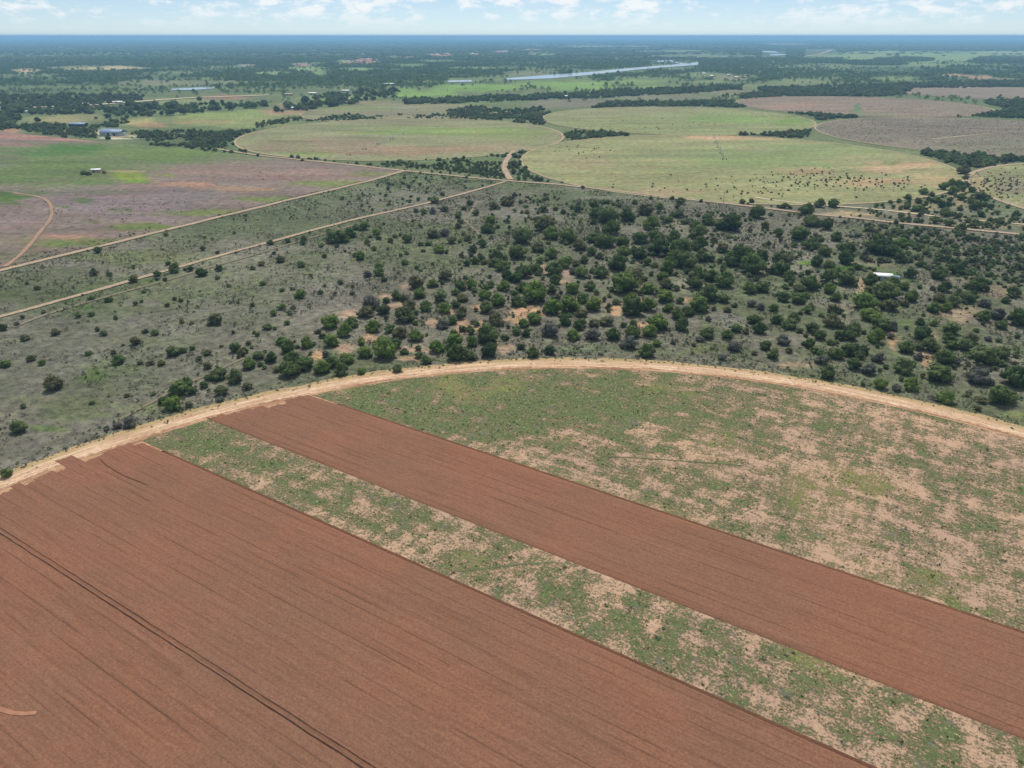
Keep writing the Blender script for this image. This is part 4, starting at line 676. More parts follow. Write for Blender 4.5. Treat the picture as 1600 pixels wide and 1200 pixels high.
T += rows(1400, 240, 8, [(330, 520, 120, 'd'), (140, 580, 100, 'd'), (30, 620, 70, 'g'), (270, 630, 110, 'd'), (130, 700, 110, 'd'), (270, 730, 110, 'd'), (370, 730, 60, 'o'), (480, 620, 120, 'd'), (440, 540, 90, 'o'), (580, 460, 120, 'd'), (700, 520, 130, 'g'), (690, 410, 120, 'd'), (780, 420, 130, 'd'), (870, 430, 110, 'd'), (870, 330, 80, 'd'), (830, 265, 140, 'o'), (560, 680, 120, 'd'), (650, 660, 90, 'd'), (610, 800, 150, 'd'), (790, 720, 90, 'd'), (970, 710, 140, 'd'), (1100, 670, 110, 'd'), (1050, 580, 140, 'd'), (940, 490, 100, 'd'), (830, 480, 80, 'd'), (800, 590, 130, 'g'), (930, 630, 110, 'd'), (1060, 800, 90, 'd'), (760, 820, 90, 'd'), (890, 870, 90, 'o'), (970, 935, 130, 'd'), (660, 915, 130, 'd'), (1180, 860, 90, 'd'), (1300, 890, 100, 'd'), (1260, 760, 70, 'o'), (1490, 810, 110, 'd'), (1390, 690, 60, 'd'), (890, 165, 100, 'd'), (60, 830, 80, 'd'), (150, 850, 90, 'd'), (255, 860, 80, 'd'), (480, 880, 110, 'd'), (1130, 930, 100, 'd'), (800, 980, 140, 'd'), (1180, 700, 90, 'd')])

SIZE_W = {'t': ('large', 'medium', 'small'), 's': ('wide', 'low', 'tiny')}
TONE_W = {'d': 'dark green', 'g': 'bright green', 'o': 'olive', 'y': 'yellow green', 'k': 'greyish'}
ORD = ['first', 'second', 'third', 'fourth', 'fifth', 'sixth', 'seventh', 'eighth', 'ninth', 'tenth', 'eleventh', 'twelfth', 'thirteenth', 'fourteenth', 'fifteenth', 'sixteenth', 'seventeenth', 'eighteenth', 'nineteenth', 'twentieth'] + ['twenty-' + w for w in ('first', 'second', 'third', 'fourth', 'fifth', 'sixth', 'seventh', 'eighth', 'ninth')] + ['thirtieth']
def zone(x, y):
    g = P(x, y); r = math.hypot(*(g - RC))
    if r < R_OUT + 15: return 'beside curved track, left side' if x < 560 else ('beside curved track, middle' if x < 1150 else 'beside curved track, right side')
    if x < 640:
        ya = np.interp(x, [0, 192, 400, 535, 650], [496, 442, 384, 347, 322])
        if y < ya: return 'on grass between the two straight tracks'
        if y < ya + 30: return 'along the diagonal dirt track'
        if x > 500 and y > 440: return 'at left end of thicket'
        if x > 250 and y > 545: return 'in clump left of thicket'
        return 'on left grassland, nearer part' if y > 500 else ('on left grassland, far part' if x < 330 else 'on grassland above the left thicket')
    if 1300 < x < 1450 and 392 < y < 452: return 'by garden strips and white shed'
    if y < np.interp(x, [640, 790, 1200, 1600], [290, 296, 336, 376]): return 'near long road, right end' if x > 1400 else 'near long road'
    band = 'far' if y < 385 else ('middle' if y < 470 else 'near')
    xs = 'left thicket' if x < 800 else ('central thicket' if x < 1000 else ('thicket right of centre' if x < 1200 else ('right thicket' if x < 1400 else 'thicket at right edge')))
    return 'in %s part of %s' % (band, xs)
GROUPS = {'t': 'bushy trees of the savanna thicket', 's': 'shrubs of the savanna grassland'}
def plant_all():
    order = sorted(range(len(T)), key=lambda i: -T[i][2])
    tree_ids = set(i for i in order[:300]); recs = []
    for i in order[:600]:
        x, y, w, t = T[i]; k = 't' if i in tree_ids else 's'
        lim = (23, 17) if k == 't' else (11, 8)
        size = SIZE_W[k][0 if w > lim[0] else (1 if w > lim[1] else 2)]
        recs.append((k, size, t, zone(x, y), x, y, w))
    cls = {}
    for n, r_ in enumerate(recs): cls.setdefault(r_[:4], []).append(n)
    lab = {}
    for key, ids in cls.items():
        ids.sort(key=lambda n: recs[n][4])
        kind = 'tree' if key[0] == 't' else 'shrub'
        basel = '%s %s bushy %s %s' % (key[1], TONE_W[key[2]], kind, key[3])
        for j, n in enumerate(ids):
            lab[n] = basel if len(ids) == 1 else (basel + (', %s from left' % ORD[j] if j < len(ORD) else ', among the rightmost'))
    for n, (k, size, t, zn, x, y, w) in enumerate(recs):
        g = P(x, y - .5); m = mpp(g[0], g[1]); wm = w * m * 1.13
        d = g / np.linalg.norm(g); g = g + d * wm * .30                    # the photo shows the near foot of the crown
        e = bpy.data.objects.new('bushy_tree' if k == 't' else 'shrub', None); col.objects.link(e)
        e.location = (g[0], g[1], -0.02); e.rotation_euler = (0, 0, rng.uniform(0, 6.28)); s = wm
        zs = rng.uniform(.88, 1.12) * (1.0 if k == 't' else rng.uniform(.8, 1.15))
        e.scale = (s, s * rng.uniform(.85, 1.05), s * zs); e.empty_display_size = .2
        tag(e, lab[n], 'tree' if k == 't' else 'shrub', GROUPS[k])
        if k == 't':
            link('trunk', TRUNK[n % 3], e); link('crown', CROWN[t][int(rng.integers(6))], e)
        else:
            link('stem', STEM[n % 2], e); link('foliage', BUSH[t][int(rng.integers(4))], e)
plant_all()

# ------------------------------------------------------------------ uncountable vegetation, scattered by geometry nodes
def scatter(name, xy, size, meshes, label, cat, zoff=0.0, zsc=None):
    n = len(xy)
    lib = bpy.data.collections.new(name + '_kinds')
    for i, me in enumerate(meshes):
        lib.objects.link(bpy.data.objects.new('%s_%02d' % (name, i), me))
    me = bpy.data.meshes.new(name); me.vertices.add(n)
    zz = np.broadcast_to(np.asarray(zoff, float), (n,))
    me.vertices.foreach_set('co', np.c_[xy, zz].astype(np.float32).ravel())
    a = me.attributes.new('isc', 'FLOAT_VECTOR', 'POINT')
    zf = rng.uniform(.8, 1.2, n) if zsc is None else zsc
    a.data.foreach_set('vector', np.c_[size, size * rng.uniform(.85, 1.15, n), size * zf].astype(np.float32).ravel())
    a = me.attributes.new('irot', 'FLOAT_VECTOR', 'POINT'); a.data.foreach_set('vector', np.c_[np.zeros(n), np.zeros(n), rng.uniform(0, 6.28, n)].astype(np.float32).ravel())
    a = me.attributes.new('ikind', 'INT', 'POINT'); a.data.foreach_set('value', rng.integers(0, len(meshes), n).astype(np.int32))
    ng = bpy.data.node_groups.new(name + '_scatter', 'GeometryNodeTree')
    ng.interface.new_socket(name='Geometry', in_out='INPUT', socket_type='NodeSocketGeometry'); ng.interface.new_socket(name='Geometry', in_out='OUTPUT', socket_type='NodeSocketGeometry')
    N = ng.nodes; gi = N.new('NodeGroupInput'); go = N.new('NodeGroupOutput'); ip = N.new('GeometryNodeInstanceOnPoints'); ci = N.new('GeometryNodeCollectionInfo')
    ci.inputs['Collection'].default_value = lib; ci.inputs['Separate Children'].default_value = True; ci.inputs['Reset Children'].default_value = True
    def na(nm, ty):
        q = N.new('GeometryNodeInputNamedAttribute'); q.data_type = ty; q.inputs['Name'].default_value = nm; return q.outputs[0]
    ip.inputs['Pick Instance'].default_value = True
    L = ng.links; L.new(gi.outputs[0], ip.inputs['Points']); L.new(ci.outputs[0], ip.inputs['Instance'])
    L.new(na('isc', 'FLOAT_VECTOR'), ip.inputs['Scale']); L.new(na('irot', 'FLOAT_VECTOR'), ip.inputs['Rotation']); L.new(na('ikind', 'INT'), ip.inputs['Instance Index'])
    L.new(ip.outputs[0], go.inputs[0])
    o = link(name, me); md = o.modifiers.new('scatter', 'NODES'); md.node_group = ng
    tag(o, label, cat, kind='stuff'); return o
def lowtree(name, seed, mat, n=46, size=.15, flat=.7):
    return crown(name, seed, mat, nleaf=n, lobes=4, size=size, flat=flat, core=False, spread=.26, low=.02)
def midtree(name, seed, mat): return crown(name, seed, mat, nleaf=130, lobes=5, size=.10, flat=.7, core=True, spread=.28, low=.05)
def tuft(name, seed, mat, n=9):
    r = np.random.default_rng(seed); p = r.normal(size=(n, 3)) * np.array([.22, .22, 0]); p[:, 2] = .10 + .28 * r.random(n)
    nr = r.normal(size=(n, 3)) * .7 + np.array([0, 0, .8]); nr /= np.linalg.norm(nr, axis=1)[:, None]
    c, q = leaf_cards(p, nr, .26, r); c[:, 2] = np.maximum(c[:, 2], 0); return mesh_np(name, c, q, None, mat)
def clump(name, seed, mat):
    """a far stand of several trees seen as one lump, one unit wide"""
    r = np.random.default_rng(seed); vs, qs, ts, b = [], [], [], 0
    for k in range(9):
        x, y = r.normal(size=2) * .24; rad = .13 + .07 * r.random(); h = .16 + .12 * r.random()
        w = ICO0[0] * rad * (1 + .4 * (r.random((12, 1)) - .5)) * np.array([1, 1, .8]) + np.array([x, y, h]); ts.append(ICO0[1] + b); vs.append(w); b += 12
    v = np.concatenate(vs); v[:, 2] = np.maximum(v[:, 2], 0); return mesh_np(name, v, None, np.concatenate(ts), mat)
MID = [midtree('bush', 500 + i, LEAF['mix']) for i in range(6)]
LOW = [lowtree('scrub', 520 + i, LEAF['scrub']) for i in range(6)]
FAR = [lowtree('tree', 540 + i, LEAF['wood'], 60, .16, .8) for i in range(6)]
CLUMP = [clump('stand', 560 + i, LEAF['wood']) for i in range(5)]
TUFT = [tuft('weed', 580 + i, LEAF['weed']) for i in range(6)]

def in_poly(px, py, poly):
    poly = np.array(poly, float); x0, y0 = poly[:, 0], poly[:, 1]; x1, y1 = np.roll(x0, -1), np.roll(y0, -1)
    c = np.zeros(len(px), bool)
    for a, b, c_, d in zip(x0, y0, x1, y1):
        if b == d: continue
        c ^= ((b > py) != (d > py)) & (px < (c_ - a) * (py - b) / (d - b) + a)
    return c
def sample_poly(poly, per_m2, wob=0.0):
    g = P(*np.array(poly, float).T); lo, hi = g.min(0), g.max(0)
    n = int((hi - lo).prod() * per_m2); q = lo + rng.random((n, 2)) * (hi - lo)
    if wob:
        w = wob * mpp(g[:, 0], g[:, 1]).mean(); t = q + 2 * w * np.c_[fbm(q[:, 0] / (3 * w), q[:, 1] / (3 * w), 5) - .5, fbm(q[:, 0] / (3 * w), q[:, 1] / (3 * w), 6) - .5] * np.array([2.0, 3.0])
        return q[in_poly(t[:, 0], t[:, 1], g)]
    return q[in_poly(q[:, 0], q[:, 1], g)]
ROADS = [[(-260, 490), (0, 422), (212, 372), (400, 325), (505, 300), (585, 281), (628, 268)], [(340, 233), (400, 243), (560, 259), (628, 267), (790, 283), (860, 287), (1050, 309), (1200, 326), (1340, 341), (1385, 347), (1450, 353), (1525, 360), (1600, 367), (1750, 384)],
         [(803, 236), (795, 246), (787, 259), (789, 270), (797, 281)], [(-200, 546), (0, 496), (192, 442), (265, 422), (400, 384), (535, 347), (650, 322), (735, 300), (790, 284)], [(1287, 321), (1370, 327), (1465, 339)]]
def off_roads(q, gap=3.2, pv=True):
    ok = np.hypot(q[:, 0] - RC[0], q[:, 1] - RC[1]) > R_OUT + 2.5
    for r_ in ROADS:
        g = P(*np.array(r_, float).T)
        for a, b in zip(g[:-1], g[1:]):
            ab = b - a; t = np.clip(((q - a) @ ab) / (ab @ ab), 0, 1); ok &= np.hypot(*(q - a - t[:, None] * ab).T) > gap
    if pv:
        for (cx, cy, r_) in PV.values(): ok &= np.hypot(q[:, 0] - cx, q[:, 1] - cy) > r_ + 2.5
    return ok
SANDG = [(p[0], p[1], p[2], p[3]) for p in GROUND_PATCHES if p[4] in (SANDY, SANDP)]

def undergrowth():
    # low scrub and grass clumps through the whole savanna between the tracks and the curved track
    poly = [(-60, 420), (640, 268), (800, 284), (1200, 328), (1650, 372), (1650, 690), (1400, 622), (1000, 566), (760, 564), (490, 602), (200, 682), (-60, 762)]
    q = sample_poly(poly, 0.55); q = q[off_roads(q, 2.6)]
    dn = fbm(q[:, 0] / 18, q[:, 1] / 18, 201, 4); px, py = proj(*q.T)
    thick = sstep(430, 700, px) * .35 + .40
    q = q[rng.random(len(q)) < sstep(.36, .64, dn) * thick]
    px, py = proj(*q.T); ok = np.ones(len(q), bool)
    for cx, cy, rx, ry in SANDG: ok &= ~((((px - cx) / rx) ** 2 + ((py - cy) / ry) ** 2 < .8) & (rng.random(len(q)) < .85))
    q = q[ok]
    s = rng.lognormal(math.log(.72), .45, len(q)).clip(.3, 2.6)
    scatter('undergrowth', q, s, LOW, 'low grey green scrub and grass clumps spread through the savanna', 'undergrowth', -.02)
    # further bushes of the thicket, too many to pick out
    zones = [([(800, 300), (1000, 318), (1180, 335), (1180, 440), (1000, 470), (900, 520), (760, 540), (700, 560), (560, 570), (520, 520), (640, 470), (720, 400), (760, 330)], .013), ([(1350, 350), (1650, 376), (1650, 445), (1560, 450), (1440, 420), (1360, 385)], .060), ([(1180, 330), (1420, 352), (1380, 430), (1250, 480), (1180, 440)], .011), ([(1200, 440), (1600, 450), (1600, 600), (1420, 600), (1240, 560)], .009), ([(300, 560), (500, 520), (520, 560), (420, 600), (300, 620)], .012),
             ([(440, 330), (640, 290), (720, 310), (740, 420), (560, 430)], .004), ([(640, 268), (790, 284), (730, 300), (560, 340), (520, 320)], .006), ([(0, 430), (600, 285), (600, 330), (0, 490)], .002), ([(1290, 322), (1440, 330), (1600, 345), (1650, 372), (1400, 346)], .018), ([(1380, 300), (1500, 278), (1560, 320), (1600, 345), (1460, 336), (1330, 320)], .016)]
    xy, sz = [], []
    for poly, d in zones:
        q = sample_poly(poly, d); q = q[off_roads(q, 4.0)]; xy.append(q); sz.append(rng.lognormal(math.log(2.5), .38, len(q)).clip(1.1, 5.4) * (1.0 if d > .005 else .6))
    scatter('thicket_bushes', np.concatenate(xy), np.concatenate(sz), MID, 'smaller bushes filling the thicket between the bigger trees', 'bushes', -.03)
undergrowth()

def clear_road(q):
    px, py = proj(*q.T); yr = np.interp(px, [170, 240, 300, 362, 430], [163, 157, 153, 151, 149])
    return q[~((px > 175) & (px < 425) & (py > yr - 1.2) & (py < yr + 5.5) & (rng.random(len(q)) < .93))]
def belts():
    B = [([(398, 238), (440, 246), (560, 258), (640, 262), (790, 279), (800, 262), (806, 236), (790, 236), (700, 247), (620, 251), (520, 249), (440, 244)], .028, 3.4, .8), ([(640, 262), (790, 279), (790, 272), (640, 255)], .02, 4, .7), ([(884, 210), (900, 204), (990, 211), (985, 213), (900, 218), (880, 220)], .035, 5.0, 1), ([(806, 240), (830, 236), (812, 256), (824, 268), (850, 283), (800, 280), (797, 256)], .022, 4.5, 1), ([(1145, 212), (1190, 208), (1262, 204), (1264, 216), (1230, 216), (1170, 212)], .035, 5, 1), ([(1228, 176), (1268, 178), (1335, 178), (1340, 183), (1280, 188), (1268, 182)], .035, 6, 1), ([(1428, 238), (1480, 241), (1600, 250), (1620, 258), (1545, 262), (1500, 260), (1470, 252)], .04, 5.5, 1), ([(1500, 176), (1560, 176), (1620, 178), (1620, 187), (1560, 184), (1490, 183)], .03, 6, 1), ([(1530, 158), (1620, 156), (1620, 178), (1568, 176), (1568, 168)], .03, 6, 1),
         ([(196, 214), (210, 206), (330, 206), (410, 203), (372, 214), (352, 224), (366, 236), (398, 242), (330, 235), (250, 228)], .030, 4.2, 1), ([(20, 200), (60, 194), (140, 198), (160, 206), (158, 218), (120, 216), (60, 208)], .018, 5.5, 1), ([(140, 200), (200, 184), (215, 186), (180, 200)], .03, 5.0, .9), ([(470, 190), (520, 182), (620, 184), (700, 178), (820, 180), (830, 186), (640, 188), (540, 190)], .016, 4.0, .8), ([(690, 176), (740, 166), (820, 172), (850, 168), (830, 186), (740, 188)], .024, 4.6, .9), ([(790, 200), (820, 180), (900, 172), (860, 190), (840, 196), (822, 190)], .03, 5.5, 1), ([(900, 174), (960, 160), (1150, 158), (1160, 168), (1060, 166), (940, 170)], .030, 6, 1), ([(770, 160), (820, 150), (1000, 140), (1160, 132), (1160, 140), (1000, 150), (870, 156)], .014, 7, 1),
         ([(1150, 148), (1240, 142), (1400, 134), (1420, 140), (1400, 150), (1250, 152), (1160, 155)], .022, 7, 1), ([(1180, 138), (1600, 126), (1620, 136), (1400, 138), (1200, 144)], .020, 7, 1), ([(620, 158), (700, 154), (800, 148), (820, 152), (720, 162), (640, 164)], .022, 7, 1), ([(400, 200), (470, 188), (472, 184), (400, 192)], .02, 4.5, .8), ([(505, 184), (560, 178), (640, 180), (560, 186)], .016, 4, .8),
         ([(0, 175), (0, 150), (120, 148), (220, 150), (230, 172), (140, 178), (60, 180)], .008, 8, 1), ([(140, 176), (300, 164), (420, 160), (420, 168), (300, 178), (200, 184)], .0022, 12, 1.1), ([(420, 176), (500, 150), (620, 140), (620, 152), (520, 168), (470, 176)], .0022, 12, 1.1), ([(0, 180), (20, 176), (26, 200), (0, 204)], .02, 8, 1)]
    xy, sz = [], []
    for poly, d, w, _ in B:
        q = sample_poly(poly, d * 1.9, 7.0); q = q[off_roads(q, 4.0)]
        q = q[rng.random(len(q)) < sstep(.30, .54, fbm(q[:, 0] / 30, q[:, 1] / 30, 77))]
        q = clear_road(q); ppx, ppy = proj(*q.T); q = q[~((ppx > 152) & (ppx < 206) & (ppy > 203) & (ppy < 223)) & ~((ppx > 104) & (ppx < 140) & (ppy > 194) & (ppy < 202))]
        xy.append(q); sz.append(w * .80 * rng.lognormal(0, .34, len(q)).clip(.45, 1.9))
    # single bushes in rows along the road verges
    for r_, n in ((ROADS[1], 90),):
        g = P(*np.array(r_, float).T); s = np.r_[0, np.cumsum(np.hypot(*np.diff(g, axis=0).T))]; t = rng.uniform(0, s[-1], n)
        q = np.c_[np.interp(t, s, g[:, 0]), np.interp(t, s, g[:, 1])] + np.c_[rng.normal(0, 1, n), rng.choice([-5, 5, 7, 9], n) + rng.normal(0, 1.0, n)]
        q = q[off_roads(q, 4)]
        xy.append(q); sz.append(rng.uniform(1.4, 4.2, len(q)))
    scatter('bush_belts', np.concatenate(xy), np.concatenate(sz), MID, 'dense dark bushes in belts between the round pastures', 'bushes', -.03)
    # small dark bushes standing on the large round pasture and its neighbours
    q1 = []
    for cx, cy, rx, ry, n in ((1290, 282, 110, 16, 150), (1390, 288, 60, 14, 50), (1200, 300, 80, 10, 26), (1100, 290, 180, 20, 40), (1560, 290, 46, 24, 150), (930, 235, 60, 12, 24), (1040, 195, 90, 8, 16)):
        q1.append(P(cx + rx * rng.normal(0, .5, n), cy + ry * rng.normal(0, .5, n).clip(-1.2, 1.3)))
    q1 = np.concatenate(q1); q1 = q1[off_roads(q1, 4, False)]
    scatter('pasture_bushes', q1, rng.uniform(.9, 2.3, len(q1)), MID[:4], 'small dark bushes dotted over the round pastures', 'bushes', .15)
    q2 = []
    for cx, cy, rx, ry, n in ((200, 325, 160, 22, 130), (420, 278, 120, 12, 50), (100, 340, 90, 20, 40)):
        q2.append(P(cx + rx * rng.normal(0, .5, n), cy + ry * rng.normal(0, .5, n).clip(-1.2, 1.2)))
    q2 = np.concatenate(q2); q2 = q2[off_roads(q2, 4)]
    scatter('field_weeds', q2, rng.uniform(.6, 1.5, len(q2)), LOW, 'tiny dark weeds scattered on the left fallow field', 'weeds', .1)
    # coarse growth on the brown fallow circles
    q3 = []
    for k, n in (('d', 2600), ('e', 800), ('g', 500), ('c', 300)):
        cx, cy, r_ = PV[k]; a = rng.uniform(0, 6.28, n); rr = r_ * np.sqrt(rng.random(n)) * .98; q3.append(np.c_[cx + rr * np.cos(a), cy + rr * np.sin(a)])
    q3 = np.concatenate(q3); scatter('fallow_scrub', q3, rng.uniform(.7, 1.7, len(q3)), LOW, 'low scrub growing on the brown fallow circles', 'scrub', .15)
belts()

# openings in the far woodland (photo ellipses)
OPEN = [(p[0], p[1], p[2] * 1.0, p[3] * 1.05) for p in GROUND_PATCHES if p[1] < 200 and p[5] > .55]
TREELINES = [(1412, 93, 46, 3.6), (1372, 100.5, 48, 2), (1565, 93, 40, 5), (1560, 97, 50, 3), (1282, 92, 36, 2.4), (1440, 94, 20, 2), (1260, 96, 50, 3)]
def woods():
    xy, sz = [], []; cxy, csz = [], []
    # single trees out to about 4.5 km
    ys = rng.uniform(0, 1, 300000)
    d = np.sqrt(1500 ** 2 + ys * (4600 ** 2 - 1500 ** 2)); x = (rng.uniform(-1, 1, len(d))) * (d * .80)
    q = np.c_[x, d]; px, py = proj(*q.T)
    den = fbm(q[:, 0] / 240, q[:, 1] / 200, 301, 5); f = sstep(.36, .56, den) * .86 + .07
    f *= np.where(py > 135, .22, 1.0) * np.where((py > 126) & (py <= 135), .6, 1)
    f *= np.where((px > 1000) & (py > 103), .62, 1.0)
    for cx, cy, rx, ry in OPEN:
        f = np.where(((px - cx) / rx) ** 2 + ((py - cy) / ry) ** 2 < 1.0 + .5 * (den - .5), f * .05, f)
    for cx, cy, rx, ry in TREELINES:
        f = np.where(((px - cx) / rx) ** 2 + ((py - cy) / ry) ** 2 < 1.0, .95, f)
    # keep the river open
    rt = np.interp(px, [780, 805, 860, 925, 990, 1037, 1092], [121.6, 121, 116.6, 112, 105.4, 102, 97]); rb = np.interp(px, [780, 805, 860, 925, 990, 1037, 1092], [128, 128, 127, 120.6, 113, 108, 104.4])
    f = np.where((px > 700) & (px < 1093) & (py > rt) & (py < rb), 0, f)
    f = np.where((px > 1015) & (px < 1090) & (py > 93) & (py < 103), f * .1, f)
    for a in ((696, 742, 125, 131.5), (264, 338, 136.4, 143.5), (1255, 1306, 78, 92)): f = np.where((px > a[0]) & (px < a[1]) & (py > a[2]) & (py < a[3]), 0, f)
    for (cx, cy, r_) in PV.values(): f = np.where(np.hypot(q[:, 0] - cx, q[:, 1] - cy) < r_ + 4, 0, f)
    f = np.where(np.hypot(q[:, 0] - (P(1390, 144)[0] + 240), q[:, 1] - (P(1390, 144)[1] - 10)) < 244, 0, f)
    f = np.where(np.hypot(q[:, 0] - (P(470, 178)[0] + 175), q[:, 1] - (P(470, 178)[1] + 25)) < 182, 0, f)
    k = rng.random(len(q)) < f * .5
    q = clear_road(q[k]); s = rng.lognormal(math.log(8.0), .32, len(q)).clip(4, 17)
    scatter('far_woodland', q, s, FAR, 'far dark green woodland of single trees towards the river', 'woodland', -.1, rng.uniform(.7, 1.05, len(q)))
    # stands of trees from there to the horizon
    ys = rng.uniform(0, 1, 90000); d = 4300 * (28000 / 4300) ** (ys ** .8); x = rng.uniform(-1, 1, len(d)) * d * .80
    q = np.c_[x, d]; px, py = proj(*q.T); den = fbm(q[:, 0] / 1500, q[:, 1] / 900, 331, 5)
    f = sstep(.34, .54, den) * .85 + .10
    for cx, cy, rx, ry in OPEN:
        f = np.where(((px - cx) / rx) ** 2 + ((py - cy) / ry) ** 2 < 1.05, f * .06, f)
    for cx, cy, rx, ry in TREELINES: f = np.where(((px - cx) / rx) ** 2 + ((py - cy) / ry) ** 2 < 1.0, .95, f)
    for a in ((1188, 1230, 79, 90), (1255, 1306, 76, 92)): f = np.where((px > a[0]) & (px < a[1]) & (py > a[2]) & (py < a[3]), 0, f)
    k = rng.random(len(q)) < f; q = q[k]; d = np.hypot(*q.T)
    s = 26 * (d / 4300) ** .55 * rng.uniform(.7, 1.5, len(q))
    scatter('horizon_woodland', q, s, CLUMP, 'distant blue green woodland stretching to the horizon', 'woodland', -.1, np.clip(13 / s * 1.6, .25, 1.0) * rng.uniform(.8, 1.3, len(q)))
woods()

def weeds():
    # weed clumps on the fallow strips and straw tufts along the verge of the curved track
    n = 330000; a = rng.uniform(0, 2 * math.pi, n); r_ = (R_IN - 1) * np.sqrt(rng.random(n)); q = np.c_[RC[0] + r_ * np.cos(a), RC[1] + r_ * np.sin(a)]
    v = q @ FN; ok = ((v > V1 + .6) & (v < V2 - .5)) | (v > V3 + .6)
    px, py = proj(*q.T); ok &= (px > -60) & (px < 1660) & (py < 1260); q = q[ok]
    vg = veg_at(q[:, 0], q[:, 1]); cl = fbm(q[:, 0] / 1.6, q[:, 1] / 1.6, 411, 3)
    k = rng.random(len(q)) < np.clip(vg * .6, .10, 1) * sstep(.30, .62, cl) * .8; q = q[k]
    s = rng.lognormal(math.log(.36), .38, len(q)).clip(.2, 1.1)
    scatter('field_weed_clumps', q, s, TUFT, 'low green weed clumps covering the fallow strips', 'weeds', .1)
    n = 2600; a = rng.uniform(0, math.pi * 1.06, n) - .1; r_ = R_OUT + rng.normal(1.6, 2.4, n); q = np.c_[RC[0] + r_ * np.cos(a), RC[1] + r_ * np.sin(a)]
    scatter('verge_grass', q, rng.lognormal(math.log(.55), .4, n).clip(.3, 1.6), TUFT[:3] + LOW[:2], 'tufts of grass along the outer verge of the curved track', 'grass', 0)
weeds()

# ------------------------------------------------------------------ sheds, houses, pole, irrigation machines
def box_v(x0, x1, y0, y1, z0, z1):
    v = np.array([(x, y, z) for z in (z0, z1) for (x, y) in ((x0, y0), (x1, y0), (x1, y1), (x0, y1))], float)
    q = np.array([(3, 2, 1, 0), (4, 5, 6, 7), (0, 1, 5, 4), (1, 2, 6, 5), (2, 3, 7, 6), (3, 0, 4, 7)]); return v, q
def boxes(name, lst, mat, parent=None):
    vs, qs, b = [], [], 0
    for a in lst:
        v, q = box_v(*a); vs.append(v); qs.append(q + b); b += 8
    return link(name, mesh_np(name, np.concatenate(vs), np.concatenate(qs), None, mat), parent)
def shed(name, px, py, L_, Wd, h, rise, rz, roof, wall, label, cat, doors=((0.3, .2),), windows=3, group=None):
    g = P(px, py); e = bpy.data.objects.new(name, None); col.objects.link(e); e.location = (g[0], g[1], 0); e.rotation_euler = (0, 0, rz); e.empty_display_size = .5
    tag(e, label, cat, group)
    x, y = L_ / 2, Wd / 2
    v = [(-x, -y, 0), (x, -y, 0), (x, y, 0), (-x, y, 0), (-x, -y, h), (x, -y, h), (x, y, h), (-x, y, h), (-x, 0, h + rise), (x, 0, h + rise)]
    link('wall', mesh_np('wall', v, [(0, 1, 5, 4), (2, 3, 7, 6), (3, 0, 4, 7), (1, 2, 6, 5)], [(4, 7, 8), (5, 9, 6)], wall), e)
    o = .05 * Wd + .15; t = .14; k = rise / y
    for s in (-1, 1):
        a = [(-x - o, s * (y + o), h - o * k + .05), (x + o, s * (y + o), h - o * k + .05), (x + o, 0, h + rise + .05), (-x - o, 0, h + rise + .05)]
        b = [(p[0], p[1], p[2] + t) for p in a]
        link('roof', mesh_np('roof', a + b, [(3, 2, 1, 0), (4, 5, 6, 7), (0, 1, 5, 4), (1, 2, 6, 5), (2, 3, 7, 6), (3, 0, 4, 7)], None, roof), e)
    for (f, wf) in doors:
        c = -x + f * L_; w = wf * L_ / 2; dd = boxes('door', [(c - w, c + w, -y - .08, -y + .02, .02, h * .82)], M['dark'], e)
        boxes('lintel', [(c - w - .1, c + w + .1, -y - .12, -y + .02, h * .82 + .01, h * .82 + .18)], M['wall'] if wall is not M['wall'] else M['steel'], dd)
    for i in range(windows):
        c = -x + (0.5 + (i + .7) / (windows + .4) * .48) * L_; w = min(.9, L_ * .04)
        boxes('window', [(c - w, c + w, -y - .06, -y + .02, h * .45, h * .75)], M['dark'], e)
    return e
shed('farm_shed', 178, 211.5, 30, 15, 4.6, 3.6, math.radians(-10), M['blue_roof'], M['wall'], 'big blue grey roofed farm shed at the left field edge', 'shed', ((.42, .12), (.72, .1)), 2)
shed('farm_shed', 123, 197.5, 24, 10, 3.6, 1.8, math.radians(-4), M['blue_roof'], M['dark'], 'smaller blue roofed open shed behind the big farm shed', 'shed', ((.5, .3),), 0)
shed('small_shed', 151, 269.0, 8.5, 4.6, 2.5, .8, math.radians(12), M['white_roof'], M['red_wall'], 'small white roofed shed among dark bushes in left field', 'shed', ((.3, .16),), 1)
shed('garden_shed', 1377, 436.0, 9.5, 5.0, 2.4, .9, math.radians(-14), M['white_roof'], M['wall'], 'white roofed shed beside green garden strips in right thicket', 'shed', ((.3, .14),), 2)
shed('garden_lean_to', 1396, 437.0, 5.0, 3.4, 1.8, .5, math.radians(-20), M['blue_roof'], M['wall'], 'small grey lean-to beside the white roofed garden shed', 'shed', ((.5, .3),), 0)
hs = [(452, 171, 16, 7, 'white', 'white roofed house beside bushes above the left round pasture'), (451, 149, 20, 9, 'red', 'pinkish long house among far trees, leftmost of the row'), (489, 147.5, 18, 8, 'white', 'pale roofed far house, second from left of the row'), (497, 150.5, 10, 6, 'red', 'small pinkish far house just below the second house of the row'), (540, 143.5, 18, 7, 'white', 'pale far house at the right end of the row'), (545, 157, 22, 8, 'red', 'low reddish far building above the olive round pasture'),
      (609, 132.5, 30, 10, 'white', 'white roofed far building on its own among dark trees'), (883, 152.5, 14, 7, 'white', 'white roofed house behind the middle pastures'), (135, 164.5, 12, 6, 'white', 'small white roofed house left of the gravel road'), (184, 161.5, 18, 6, 'white', 'long white roofed house at the gravel road'), (4, 171, 16, 8, 'white', 'white roofed house at the left picture edge'), (50, 176.5, 26, 8, 'white', 'low pale house under trees near the left edge')]
